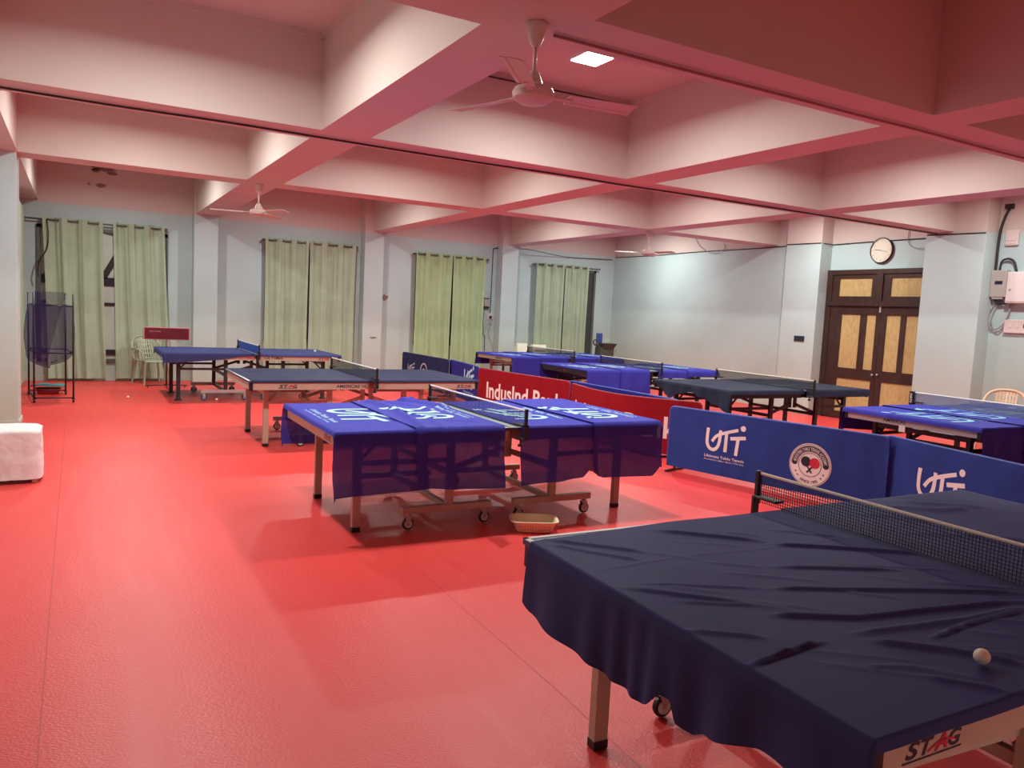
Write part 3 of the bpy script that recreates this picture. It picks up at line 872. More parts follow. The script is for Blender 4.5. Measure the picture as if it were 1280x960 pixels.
make_net('T3', 'black net with white tape on the taut navy-covered table', 'net_black', 'tape_w')
make_net('T4', 'solid-looking blue net on the black-legged table near the maroon panel', 'net_blue', 'tape_w', cord=False)
make_net('T5', 'dark fine net on the farthest royal blue table', 'net_dark', 'tape', cord=False)
make_net('T6', 'dark fine net on the royal blue table behind the red barriers', 'net_dark', 'tape', cord=False)
make_net('T7', 'dark fine net on the slate-covered table near the double door', 'net_dark', 'tape', cord=False)
make_net('T8', 'pale net with fat black post on the table before the tan chair', 'net_grey', 'tape_w', cord=False, fat=True, post_txt=True)

# ------------------------------------------------------------------ cloths on the tables
def crease_h(cs):
    segs = []
    for pts, h, w in cs:
        for i in range(len(pts) - 1):
            segs.append((Vector(pts[i]), Vector(pts[i + 1]), h, w, i == 0, i == len(pts) - 2))
    def H(x, y):
        v = 0.0; p = Vector((x, y))
        for a, b, h, w, st, en in segs:
            d = b - a; L2 = d.length_squared
            t = (p - a).dot(d) / L2
            tc = min(1, max(0, t)); dd = (p - (a + d * tc))
            dist = dd.length
            if dist < 4 * w:
                side = d.x * dd.y - d.y * dd.x
                fall = 1.0
                if st: fall *= min(1, max(0, t) * 4 + .15)
                if en: fall *= min(1, max(0, 1 - t) * 4 + .15)
                ww = w * (.6 if side > 0 else 1.5)        # one steep flank
                v = max(v, h * fall * exp(-(dist / ww) ** 2))
        return v
    return H

def cover(key, label, u0, u1, v0, v1, m, creases=(), base=.004, hem_u=None, hem_v0=None, hem_v1=None, res=.016, noise_a=.0015, fold=.014, seed=0, skew=0.0,
          logos=(), group='covers on the table tennis tables', wave=.0, edge_w=None):
    """cloth sheet given in unrolled table coordinates; past the table's edges it hangs down.
    hem_*: functions giving how far the sheet hangs"""
    (x, y), rz = POS[key]
    t = thing('table_cover', label, 'cover', (x, y, TZ), rz, group)
    H = crease_h(creases)
    ks = int(key[1]) * 1.7; ob = base - .004
    def S(a, b):
        a0 = a + skew * b
        da = max(0.0, abs(a0) - TW - .004); db = max(0.0, abs(b) - TD - .004)
        sx = 1 if a0 > 0 else -1; sy = 1 if b > 0 else -1
        X = sx * min(abs(a0), TW + .004); Y = sy * min(abs(b), TD + .004)
        # the bend is rounded
        zc = base + H(a0, b) + noise_a * (1 + noise.noise(Vector((a * 5, b * 5, seed)))) + wave * (1 + sin(b * 40 + 3 * sin(a * 9)))
        Z = zc - da - db
        if da > 0:
            k = min(1, da / .25)
            X += sx * ((.008 + ob) * min(1, da / .03) + fold * k * (1 + sin(b * 17 + 2.2 * sin(b * 5 + ks) + ks)) + fold * .5 * k * (1 + sin(b * 43 + 3 * sin(b * 7) + da * 6)) + .01 * k)
        if db > 0:
            k = min(1, db / .3)
            Y += sy * (1.0 * H(a0, sy * TD) * min(1, db / .05) + (.008 + ob) * min(1, db / .03) + fold * k * (1 + sin(a * 15 + 2 * sin(a * 6 + ks) + ks)) + .006 * k)
            X += .012 * k * sin(db * 9 + ks)
        return Vector((X, Y, Z))
    TWe, TDe = TW + .004, TD + .004
    def knots(lo, hi, E):
        a = max(lo, min(-E, hi)); b = min(hi, max(E, lo))
        return [lo, a, b, hi]
    def pick(K, p):           # p in 0..3, one unit per section
        i = min(2, int(p)); return K[i] + (K[i + 1] - K[i]) * (p - i)
    def params(lo, hi, E, st):
        K = knots(lo, hi, E); o = []
        for i in range(3):
            L = K[i + 1] - K[i]
            if L > 1e-6: o += [i + k for k in frange(0, 1, st / L)[:-1]]
        return o + [3.0]
    mu = max(hem_u[1](k * .1) for k in range(-7, 8)) if hem_u else 0
    ulo, uhi = (-TW - mu if hem_u and hem_u[0] == -1 else u0), (TW + mu if hem_u and hem_u[0] == 1 else u1)
    vlo = -TD - max(hem_v0(u0 + (u1 - u0) * k / 10) for k in range(11)) if hem_v0 else v0
    vhi = TD + max(hem_v1(u0 + (u1 - u0) * k / 10) for k in range(11)) if hem_v1 else v1
    us = params(ulo, uhi, TWe, res); vs = params(vlo, vhi, TDe, res)
    def P(p, q):
        a_ = pick(knots(ulo, uhi, TWe), p)
        lo = -TD - hem_v0(a_) if hem_v0 else v0
        hi = TD + hem_v1(a_) if hem_v1 else v1
        b = pick(knots(lo, hi, TDe), q)
        a = a_
        if hem_u:
            h = hem_u[1](max(-TD, min(TD, b)))
            a = pick(knots(-TW - h, uhi, TWe) if hem_u[0] == -1 else knots(ulo, TW + h, TWe), p)
        if edge_w:
            a += edge_w(b) * max(0, 1 - (p - 1 if ulo >= -TWe else p))
        return S(a, b)
    mb = MB().grid(P, us, vs)
    mb.build('cover_cloth', m, t, True)
    for (shapes, cx, cy, sc, orient, mk) in logos:
        def fn(X, Y, l, cx=cx, cy=cy, sc=sc, orient=orient):
            X = (X - .5) * sc; Y = (Y - .28) * sc
            if orient == 'up+u': a, b = cx + Y, cy - X
            elif orient == 'up-u': a, b = cx - Y, cy + X
            elif orient == 'up+v': a, b = cx + X, cy + Y
            else: a, b = cx - X, cy - Y
            p = S(a, b); return p + Vector((0, 0, l))
        decal(shapes, fn, M[mk], t, 'printed_logo', step=.035, lift=.0035)
    return t, S
UTT = utt_logo()

# T1: two navy sheets, the left one falling over the end
def hem1(b):
    pts = [(-.80, .16), (-.60, .17), (-.48, .175), (-.36, .215), (-.30, .23), (-.26, .255), (-.2, .25), (-.17, .20), (-.13, .20), (-.10, .24), (-.05, .268), (0, .272), (.1, .27), (.23, .265), (.4, .255), (.55, .25), (.63, .245), (.70, .23), (.76, .20)]
    for i in range(len(pts) - 1):
        if pts[i][0] <= b <= pts[i + 1][0]:
            k = (b - pts[i][0]) / (pts[i + 1][0] - pts[i][0])
            return pts[i][1] + (pts[i + 1][1] - pts[i][1]) * k
    return pts[0][1] if b < pts[0][0] else pts[-1][1]
cr1 = [[(-1.315, 0.705), (-1.029, 0.421)], [(-0.844, 0.674), (-0.484, 0.381)], [(-1.354, 0.176), (-1.011, -0.125)], [(-1.262, 0.18), (-0.891, -0.011)], [(-1.271, 0.015), (-1.011, -0.125)],
       [(-1.379, -0.165), (-1.193, -0.3)], [(-0.51, 0.356), (-.2, .18), (-.02, 0.06)], [(-0.721, 0.153), (-0.272, -0.044)], [(-0.891, -0.011), (-0.559, -0.149), (-0.075, -0.352)],
       [(-1.065, -0.177), (-0.83, -0.292), (-0.158, -0.397)], [(-0.955, -0.364), (-0.51, -0.422), (-0.22, -0.431)], [(-1.376, -0.404), (-1.057, -0.37)],
       [(-0.752, -0.472), (-0.511, -0.447), (-0.251, -0.447)], [(-0.935, -0.418), (-0.771, -0.553), (-0.675, -0.678)], [(-1.096, -0.518), (-0.936, -0.588)],
       [(-1.004, -0.607), (-0.871, -0.748)], [(-1.32, 0.632), (-1.23, 0.501), (-1.118, 0.367)], [(-0.348, 0.511), (-0.109, 0.311)]]
hh = [.012, .014, .012, .008, .008, .010, .015, .012, .013, .015, .010, .016, .012, .014, .007, .010, .009, .008]
ww = [.014, .016, .013, .010, .010, .014, .015, .012, .014, .016, .018, .009, .008, .020, .012, .016, .012, .011]
creases1 = [(c, h * 1.0, w * .72) for c, h, w in zip(cr1, hh, ww)] + [([(-1.361, 0.329), (-0.916, 0.353), (-0.543, 0.324), (-0.05, 0.311)], .003, .006)]
rnd = random.Random(4)
for i in range(26):
    a = rnd.uniform(-1.25, -.3); b = rnd.uniform(-.65, .6); L = rnd.uniform(.15, .4); th = radians(rnd.uniform(-48, -28))
    creases1.append(([(a, b), (a + L * cos(th), b + L * sin(th))], rnd.uniform(.002, .005), rnd.uniform(.008, .014)))
cover('T1', 'creased navy cloth over the near half of the nearest table, falling over its end', -TW - .25, -.003, -TD - .03, TD - .035, M['navy'], creases1, hem_u=(-1, hem1), hem_v0=lambda a: .03, hem_v1=lambda a: -.070 + .055 * min(1, max(0, (a + 1.37) / .7)), res=.009, seed=1.3, noise_a=.002, fold=.014)
cr = [([(.25, .62), (.55, .35)], .012, .02), ([(.5, .66), (.75, .5), (.95, .48)], .014, .025), ([(.7, .7), (1.1, .45)], .012, .025), ([(.2, .3), (.7, .0)], .01, .02), ([(.3, -.1), (.9, -.4)], .01, .02)]
cover('T1', 'bunched navy cloth over the far half of the nearest table', .003, TW + .12, -TD - .06, TD + .03, M['navy'], cr, res=.022, seed=2.1, noise_a=.003)

# T2: four thin royal-blue barrier covers laid across
def hv(vals):
    def f(a):
        for i in range(len(vals) - 1):
            if vals[i][0] <= a <= vals[i + 1][0]:
                k = (a - vals[i][0]) / (vals[i + 1][0] - vals[i][0]); return vals[i][1] + (vals[i + 1][1] - vals[i][1]) * k
        return vals[0][1] if a < vals[0][0] else vals[-1][1]
    return f
def sheet(key, label, u0, u1, n0, n1, logo=None, cr=(), base=.004, m='purple', seed=0., mk='print_blue', skew=0., fold=.012, res=.02, group='covers on the table tennis tables'):
    f0 = hv(n0); f1 = hv(n1)
    cr = list(cr) + [([(e, -.80), (e, .80)], .006, .007) for e in (u0 + .012, u1 - .012) if abs(e) < TW]
    return cover(key, label, u0, u1, -TD - .4, TD + .4, M[m], cr, base, hem_v0=f0, hem_v1=f1, res=res, seed=seed, skew=skew, logos=[(UTT, *l, mk) for l in (logo or [])], fold=fold, group=group)
sheet('T2', 'royal blue cover on the end of the middle table away from the barriers', -TW - .035, -.70, [(-1.41, .455), (-1.1, .44), (-.7, .43)], [(-1.4, .35), (-.7, .36)],
      [(-1.02, .0, .72, 'up+u')], [([(-.73, .7), (-.76, .1), (-.80, -.7)], .010, .012)], seed=.4)
sheet('T2', 'rumpled royal blue cover on the middle table, between its end cover and net', -.80, -.10, [(-.8, .43), (-.5, .455), (-.1, .47)], [(-.8, .06), (-.1, .05)],
      [(-.42, -.05, .66, 'up-u')], [([(-.70, .74), (-.60, .35), (-.66, -.2), (-.75, -.77)], .030, .024), ([(-.55, .72), (-.38, .35), (-.34, -.05)], .022, .022), ([(-.34, .75), (-.18, .45), (-.13, .1)], .034, .026), ([(-.2, .74), (-.42, .66)], .040, .035), ([(-.66, .1), (-.52, -.35), (-.60, -.77)], .016, .016), ([(-.45, -.45), (-.2, -.60)], .014, .016)], base=.018, seed=1.7, fold=.012)
sheet('T2', 'royal blue cover on the middle table just beyond its net', .045, .76, [(.045, .455), (.45, .44), (.60, .42), (.66, .37), (.70, .38), (.76, .42)], [(0, .3), (1, .3)],
      [(.40, -.12, .66, 'up-u')], [([(.62, .7), (.66, -.7)], .010, .014)], seed=2.2)
sheet('T2', 'royal blue cover on the middle table, the end nearest the red barrier', .70, TW + .035, [(.70, .36), (.74, .43), (.8, .45), (1.1, .455), (1.28, .46), (1.36, .40), (1.42, .36)], [(0, .3), (1.4, .3)],
      [(1.02, -.22, .70, 'up-u')], [([(.75, .7), (.79, -.1), (.77, -.75)], .012, .014), ([(.9, .1), (.82, -.75)], .008, .012)], base=.018, seed=3.1)
# T3: taut navy cloths
tc = [([(-1.3, .25), (-.7, .22), (-.1, .16)], .010, .014), ([(-1.2, -.1), (-.6, -.15), (-.1, -.12)], .010, .014), ([(-1.1, -.42), (-.5, -.36)], .009, .012), ([(-1.2, .5), (-.5, .45)], .009, .012), ([(-1.3, -.6), (-.4, -.66)], .006, .012)]
tc2 = [([(-p[0], p[1]) for p in c][::-1], h, w) for c, h, w in tc]
cover('T3', 'taut navy cloth on the lettered bronze table, half nearer the net cart', -TW + .004, -.003, -TD - .022, TD + .06, M['navy_blue'], tc, res=.024, seed=3.3, edge_w=lambda b: .018 * min(1, max(0, .5 - b)))
cover('T3', 'taut navy cloth on the lettered bronze table, half nearer the barriers', .003, TW + .03, -TD - .024, TD + .04, M['navy_blue'], tc2, res=.024, seed=4.3)
# T4
cover('T4', 'navy cloth hanging low at the end of the black-legged table', -TW - .08, -.03, -TD - .15, TD + .1, M['navy'], [([(-1.2, .3), (-.7, .1)], .008, .02), ([(-1, -.3), (-.3, -.2)], .007, .02), ([(-1.3, .55), (-.9, .5)], .006, .02)], res=.03, seed=5.1,
      hem_v0=hv([(-1.45, .17), (-1.1, .15), (-.6, .11), (-.25, .05), (0, .04)]), hem_v1=hv([(-1.4, .1), (0, .1)]))
cover('T4', 'navy cloth on the half of the black-legged table past its blue net', .03, TW + .06, -TD - .04, TD + .06, M['navy'], [([(.2, .3), (.8, .1)], .008, .02), ([(.5, -.3), (1.2, -.2)], .007, .02)], res=.03, seed=6.1)
# T5, T6, T8: more barrier covers
def logo_at(u, v, s=.62, o='up-u'): return [(u, v, s, o)]
sheet('T5', 'royal blue cover on the farthest table, end nearer the third curtains', -TW - .03, -.68, [(-1.4, .40), (-.6, .38)], [(-1.4, .26), (-.6, .26)], logo_at(-1.0, -.05), seed=7, m='purple2', res=.03)
sheet('T5', 'royal blue cover on the farthest table, second one before its net', -.72, -.04, [(-.8, .38), (0, .40)], [(-.8, .2), (0, .2)], logo_at(-.38, -.05), seed=8, m='purple2', base=.016, res=.03)
sheet('T5', 'royal blue cover on the farthest table, past its net', .04, .72, [(0, .3), (.8, .3)], [(0, .2), (.8, .2)], logo_at(.4, -.05), seed=9, m='purple2', res=.03)
sheet('T5', 'royal blue cover on the farthest table, end nearest the plain wall', .68, TW + .03, [(.6, .3), (1.4, .3)], [(.6, .2), (1.4, .2)], logo_at(1.0, -.05), seed=10, m='purple2', base=.016, res=.03)
sheet('T6', 'royal blue cover hanging over the end of the table behind the red barriers', -TW - .02, -.66, [(-1.4, .40), (-.6, .40)], [(-1.4, .35), (-.6, .33)], logo_at(-1.0, -.05), seed=11, m='purple2', res=.03)
sheet('T6', 'royal blue cover before the net of the table behind the red barriers', -.72, -.14, [(-.8, .41), (-.14, .40)], [(-.8, .2), (0, .2)], logo_at(-.42, -.05), [([(-.3, -.5), (-.34, -.76)], .015, .03)], seed=12, m='purple2', base=.016, fold=.012, res=.03)
sheet('T6', 'royal blue cover past the net of the table behind the red barriers', .05, .74, [(0, .13), (.8, .13)], [(0, .2), (.8, .2)], logo_at(.4, -.05), seed=13, m='purple2', res=.03)
sheet('T6', 'royal blue cover on the table behind the red barriers, end by the plain wall', .68, TW + .04, [(.6, .12), (1.4, .10)], [(.6, .2), (1.4, .2)], logo_at(1.0, -.05), seed=14, m='purple2', base=.016, res=.03)
sheet('T8', 'glossy royal blue cover on the end of the table before the tan chair', -TW - .05, -.68, [(-1.4, .50), (-.6, .50)], [(-1.4, .24), (-.6, .3)], logo_at(-1.0, -.05, .78), seed=15, m='purple2', mk='print_cyan', res=.022, fold=.012)
sheet('T8', 'glossy royal blue cover before the net of the table by the tan chair', -.73, -.03, [(-.8, .5), (0, .5)], [(-.8, .2), (0, .2)], logo_at(-.38, .0, .78), [([(-.7, .7), (-.6, -.6)], .012, .02)], seed=16, m='purple2', base=.016, mk='print_cyan', res=.022)
sheet('T8', 'glossy royal blue cover past the net of the table by the tan chair', .05, .76, [(0, .4), (.8, .4)], [(0, .2), (.8, .2)], logo_at(.42, .0, .8, 'up+u'), [([(.1, .5), (.3, -.3)], .012, .02)], seed=17, m='purple2', mk='print_cyan', res=.022)
sheet('T8', 'glossy royal blue cover on the table by the tan chair, end beyond the frame', .70, TW + .04, [(.6, .4), (1.4, .4)], [(.6, .2), (1.4, .2)], logo_at(1.05, .0, .8, 'up+u'), seed=18, m='purple2', base=.016, mk='print_cyan', res=.022)
# T7: slate cloths
hem7p = hv([(-.80, .27), (-.72, .27), (-.55, .21), (-.32, .17), (-.15, .12), (0, .10), (.15, .14), (.31, .205), (.45, .19), (.60, .08), (.73, .03)])
def hem7(b): return hem7p(b) + .012 * sin(b * 23)
cover('T7', 'dark slate cloth over the near end of the table by the double door', -TW - .2, -.02, -TD - .06, TD + .05, M['slate'], [([(-1.2, .2), (-.6, -.1)], .01, .03), ([(-.9, .5), (-.3, .3)], .01, .03)], hem_u=(-1, hem7), res=.024, seed=2.7, fold=.02)
cover('T7', 'dark slate cloth over the far end of the table by the double door', .03, TW + .10, -TD - .10, TD + .05, M['slate'], [([(.15, .6), (.5, .3)], .02, .04), ([(.3, .7), (.7, .45)], .03, .05), ([(.6, .2), (1.1, 0)], .01, .03)], res=.024, seed=8.8, fold=.01,
      logos=[([fit_text('Ultimate', 0, .2, 1, .12, .01)], .25, -.15, .42, 'up+v', 'print_blue')])

# ================================================================== COURT BARRIERS
BH = .69
def make_barrier(label, path, m, pipe, logos=(), seed=0, wav=.004, foot_at=(0.04, 0.96), tri=None):
    """path: xy points of the foot line; cloth stretched on a tube frame, standing on feet"""
    P = smooth_pts(path, 10) if len(path) > 2 else [tuple(Vector(path[0]).lerp(Vector(path[1]), k / 20)) for k in range(21)]
    cum = [0]
    for i in range(1, len(P)): cum.append(cum[-1] + hypot(P[i][0] - P[i - 1][0], P[i][1] - P[i - 1][1]))
    L = cum[-1]
    ox, oy = path[0]
    t = thing('court_barrier', label, 'barrier', (ox, oy, 0), 0, group='court barriers')
    def at(s):
        s = min(max(s, 0), L)
        for i in range(len(P) - 1):
            if s <= cum[i + 1] + 1e-9:
                k = (s - cum[i]) / max(1e-9, cum[i + 1] - cum[i])
                p = Vector(P[i]).lerp(Vector(P[i + 1]), k); d = (Vector(P[i + 1]) - Vector(P[i])).normalized()
                return p - Vector((ox, oy)), d
        return Vector(P[-1]) - Vector((ox, oy)), (Vector(P[-1]) - Vector(P[-2])).normalized()
    z0 = .045; rc = .045
    def topz(s):
        e = min(s, L - s)
        return BH - (rc - sqrt(max(0, rc * rc - (rc - e) ** 2)) if e < rc else 0)
    def S(s, z, off):
        p, d = at(s); n = Vector((d.y, -d.x))     # towards the viewer for paths running away to the near end
        w = wav * (noise.noise(Vector((s * 5, z * 1.1, seed))) + .25 * noise.noise(Vector((s * 14 + z * 3, z * 2, seed + 7))) + .8 * noise.noise(Vector(((s + z * .8) * 6, 0, seed + 2))) * max(0, 1 - s / .8))
        e = min(s, L - s, z - z0, topz(s) - z); w *= min(1, max(0, e) / .05)
        q = p + n * (off + w)
        return Vector((q.x, q.y, z))
    ns = frange(0, L, .03)
    front = MB()
    us = sorted(set([0, .006, .015, .028] + ns[1:-1] + [L - .028, L - .015, L - .006, L]))
    for off in (.012, -.012):
        front.grid(lambda s, q: S(s, z0 + (topz(s) - z0) * q, off), us, [i / 18 for i in range(19)])
    # closing rim
    front.grid(lambda s, q: S(s, topz(s) - (0), .012 - .024 * q), us, [0, 1]); front.grid(lambda s, q: S(s, z0, .012 - .024 * q), us, [0, 1])
    front.grid(lambda z, q: S(0, z, .012 - .024 * q), frange(z0, topz(0), .05), [0, 1]); front.grid(lambda z, q: S(L, z, .012 - .024 * q), frange(z0, topz(0), .05), [0, 1])
    body = front.build('barrier_cloth', m, t, 'auto')
    # piping round the edge
    pts = [S(0, z, 0) for z in frange(z0, topz(0), .1)] + [S(s, topz(s), 0) for s in us] + [S(L, z, 0) for z in frange(topz(0), z0, .1)]
    MB().tube(pts, .013, 6).build('edge_piping', pipe, t, True)
    for fr in foot_at:
        p, d = at(L * fr); n = Vector((d.y, -d.x))
        MB().beam((p.x - n.x * .16, p.y - n.y * .16, .012), (p.x + n.x * .16, p.y + n.y * .16, .012), .03, .02).build('foot', M['black'], t)
        MB().beam((p.x, p.y, .01), (p.x, p.y, .06), .02, .02).build('foot_post', M['black'], t)
    return t, S, L, at
def side(S, sgn=1):
    # viewer-side offset
    return lambda s, z, l: S(s, z, sgn * (.0135 + l))
def place(shapes, s0, z0, w, S, m, t, name='printed_logo', step=.03, lift=.001, sgn=1, label=None):
    return decal([([(s0 + x * w, z0 + y * w) for x, y in vs], fs) for vs, fs in shapes], side(S, sgn), m, t, name, step=step, lift=lift, label=label)
def bent_text(s, r, mid, h, span, inv=False):
    vs, fs = text_shape(s, 1.0, .01)
    xs = [v[0] for v in vs]; W_ = max(xs) - min(xs); c = (max(xs) + min(xs)) / 2
    out = []
    for x, y in vs:
        k = (x - c) / W_ * span
        if not inv:
            a = mid - k; rr = r + y / .73 * h
        else:
            a = mid + k; rr = r - y / .73 * h + h
        out.append((rr * cos(a), rr * sin(a)))
    return out, fs
def star(cx, cy, r):
    vs = [(cx + (r if k % 2 == 0 else r * .42) * cos(pi / 2 + k * pi / 5), cy + (r if k % 2 == 0 else r * .42) * sin(pi / 2 + k * pi / 5)) for k in range(10)] + [(cx, cy)]
    return vs, [(k, (k + 1) % 10, 10) for k in range(10)]
def emblem(t, S, s0, z0, r, sgn=1):
    P = lambda sh, m, l, lab=None: place(sh, s0, z0, r, S, m, t, 'academy_emblem', .02, l * 1.6 + .001, sgn, lab)
    P([disc(0, 0, 1.0, 40)], M['print'], .0)
    band = disc(0, 0, .90, 40, .60, radians(5), radians(175))
    P([band, disc(cos(radians(5)) * .75, sin(radians(5)) * .75, .15, 16), disc(cos(radians(175)) * .75, sin(radians(175)) * .75, .15, 16),
       disc(0, 0, .965, 48, .945), disc(0, 0, .55, 40, .525)], M['ink'], .001)
    P([disc(0, 0, .875, 40, .865, radians(5), radians(175)), disc(0, 0, .64, 40, .63, radians(5), radians(175)), bent_text('BOOSTERS TABLE TENNIS ACADEMY', .68, pi / 2, .14, radians(166))], M['print'], .002)
    P([disc(-.20, .14, .235, 24), ribbon([(-.13, -.06), (.0, -.22), (.10, -.36)], .07), ribbon([(.12, -.06), (.0, -.22), (-.13, -.36)], .07),
       bent_text('SINCE 1995', .72, -pi / 2, .13, radians(62), True), star(-.66, -.36, .055), star(-.55, -.53, .055), star(.66, -.36, .055), star(.55, -.53, .055)], M['ink'], .002)
    P([disc(.22, .12, .235, 24)], M['ink_red'], .003, 'red bat of the emblem')

bar, S, L, _ = make_barrier('blue barrier with a club emblem, standing behind the nearest net', [(5.62, 6.38), (6.2, 4.18)], M['blue_cloth'], M['trim_cloth'], seed=1, wav=.015)
place(UTT, .455, .25, .46, S, M['print'], bar); emblem(bar, S, 1.59, .325, .205)
bar, S, L, _ = make_barrier('blue barrier at the frame edge beyond the nearest table', [(6.28, 4.26), (6.0, 3.1), (5.74, 1.9)], M['blue_cloth'], M['trim_cloth'], seed=2, wav=.015)
place(UTT, .40, .20, .48, S, M['print'], bar); emblem(bar, S, 1.7, .325, .205)
bar, S, L, _ = make_barrier('red barrier with white bank lettering, behind the far half of the middle table', [(5.78, 11.3), (5.9, 10.1), (6.06, 9.02)], M['red_cloth'], M['red_trim'], seed=3)
place([fit_text('IndusInd Bank', 0, 0, 1.0, .135, .022)], .26, .24, 1.93, S, M['print'], bar, 'bank_lettering', .06)
bar, S, L, _ = make_barrier('bowed red barrier half hidden behind the middle table end', [(5.95, 8.8), (5.76, 8.0), (5.80, 7.3), (6.27, 6.60)], M['red_cloth'], M['red_trim'], seed=4)
place([fit_text('IndusInd Bank', 0, 0, 1.0, .135, .022)], .2, .24, 1.93, S, M['print'], bar, 'bank_lettering', .06)
bar, S, L, _ = make_barrier('blue barrier tucked behind the bowed red barrier', [(6.14, 9.15), (6.14, 6.85)], M['indigo_cloth'], M['trim_cloth'], seed=5)
bar, S, L, _ = make_barrier('faded navy barrier farthest off, in front of the third curtains', [(5.98, 15.25), (6.02, 13.05)], M['navy_cloth'], M['navy_cloth'], seed=6)
place(UTT, .30, .25, .36, S, M['print_grey'], bar)
place([disc(0, 0, 1.0, 30, .82), disc(0, -.1, .45, 20)], 1.12, .38, .17, S, M['print_grey'], bar, 'academy_emblem')
bar, S, L, _ = make_barrier('indigo barrier between the faded navy one and the red lettered one', [(6.10, 13.14), (6.0, 12.3), (5.84, 11.42)], M['indigo_cloth'], M['trim_cloth'], seed=7)
place(UTT, .85, .22, .62, S, M['print_blue'], bar)

# ================================================================== WALL FITTINGS
# clock
t = thing('wall_clock', 'round white wall clock above the double door', 'clock', (12.1, 8.62, 3.0))
MB().lathe([(0, -.002), (.2, -.002), (.218, -.02), (.222, -.04), (.212, -.052), (.200, -.045), (.200, -.03), (0, -.03)], (0, 0, 0), 40, axis='x').build('clock_case', M['dark_steel'], t, 'auto')
MB().lathe([(0, -.034), (.2, -.034), (.206, -.052), (.2, -.056)], (0, 0, 0), 40, axis='x', cap=False).build('clock_face', M['clock_face'], t, 'auto')
def clk(x, y, l): return (-.036 - l, -x, y)
decal([ribbon([(-.135, .02), (0, 0)], .008), ribbon([(0, 0), (.12, -.035)], .005)], clk, M['ink'], t, 'clock_hand')
dg = []
for k in range(1, 13):
    a = pi / 2 - k * pi / 6
    vs, fs = text_shape(str(k), .045, .0, 'CENTER')
    dg.append(([(x + .165 * cos(a), y + .165 * sin(a) - .015) for x, y in vs], fs))
decal(dg, clk, M['grey_box'], t, 'clock_numeral')
# small black plate on the pilaster
tag(MB().box((11.785, 9.86, 1.355), (11.8, 10.09, 1.455), bev=.003).build('sign_plate', M['ink'], None), 'small black plate on the pilaster beside the door', 'sign')
so = [o for o in COL.objects if o.name == 'sign_plate'][0]
decal([fit_text('TABLE', 0, 0, .12, .022)], lambda x, y, l: (11.785 - l, 10.03 - x, 1.40 + y), M['print_grey'], so, 'plate_lettering') if False else None
# electrical gear on the deep wall
EX = 12.13
t = thing('meter_box', 'grey electricity meter box with a black display, beside the white board', 'meter box', (EX, 6.599, 2.209))
MB().box((-.10, -.115, 0), (0, .115, .40), bev=.008).build('box_body', M['grey_box'], t)
MB().box((-.105, -.06, .19), (-.099, .05, .24)).build('display', M['ink'], t)
MB().box((-.09, -.08, -.03), (-.01, .08, 0)).build('gland_plate', M['silver'], t)
t = thing('distribution_board', 'white distribution board cabinet cut by the frame edge', 'distribution board', (EX, 6.187, 2.120))
MB().box((-.12, -.28, 0), (0, .28, .46), bev=.008).build('box_body', M['white_box'], t)
MB().box((-.128, -.26, .02), (-.12, .26, .44), bev=.003).build('board_door', M['white_box'], t)
MB().cyl((-.14, .22, .2), (-.128, .22, .2), .012).build('lock', M['silver'], t)
t = thing('switch_box', 'small off-white switch box high on the switchgear wall', 'switch box', (EX, 6.501, 2.975))
MB().box((-.05, -.09, 0), (0, .09, .23), bev=.01).build('box_body', M['pink_plastic'], t)
MB().box((-.062, -.06, .07), (-.05, .06, .17), bev=.004).build('switch_lid', M['pink_plastic'], t)
MB().box((-.056, -.07, .02), (-.05, .07, .05), bev=.002).build('terminal_cover', M['pink_plastic'], t)
t = thing('switch_board', 'wide off-white switch board below the distribution board', 'switch board', (EX, 6.246, 1.679))
MB().box((-.05, -.24, 0), (0, .24, .2), bev=.01).build('box_body', M['pink_plastic'], t)
for k in range(4):
    MB().box((-.058, .12 - k * .1, .08), (-.05, .16 - k * .1, .14), bev=.003).build('switch_key', M['ink'] if k == 2 else M['white_box'], t)
cable('power_cable', [(12.11, 6.58, 3.55), (12.10, 6.64, 3.39), (12.10, 6.685, 3.17), (12.10, 6.695, 2.8), (12.10, 6.69, 2.44), (12.09, 6.67, 2.21), (12.08, 6.60, 2.12), (12.08, 6.48, 2.12)], .02, M['cable'], 'thick black cable curving down to the meter box')
cable('power_cable', [(12.070, 6.619, 2.602), (12.070, 6.599, 2.739), (12.070, 6.511, 2.778), (12.070, 6.422, 2.729), (12.070, 6.373, 2.582)], .016, M['cable'], 'thick black cable arching between meter box and white board')
cable('power_cable', [(12.110, 6.619, 2.179), (12.090, 6.707, 1.993), (12.090, 6.717, 1.816), (12.090, 6.638, 1.728), (12.090, 6.520, 1.777), (12.090, 6.442, 1.944), (12.090, 6.432, 2.111)], .009, M['cable_grey'], 'grey cable coil hanging below the meter box')
cable('power_cable', [(12.110, 6.579, 2.179), (12.090, 6.668, 1.944), (12.090, 6.658, 1.777), (12.090, 6.560, 1.698), (12.090, 6.462, 1.846), (12.090, 6.403, 2.111)], .009, M['cable_grey'], 'second grey cable loop hanging below the meter box')
MBx = MB().box((12.07, 6.53, 3.52), (12.13, 6.64, 3.59)); tag(MBx.build('cable_clamp', M['black']), 'black clamp where the thick cable leaves the upper wall', 'clamp')
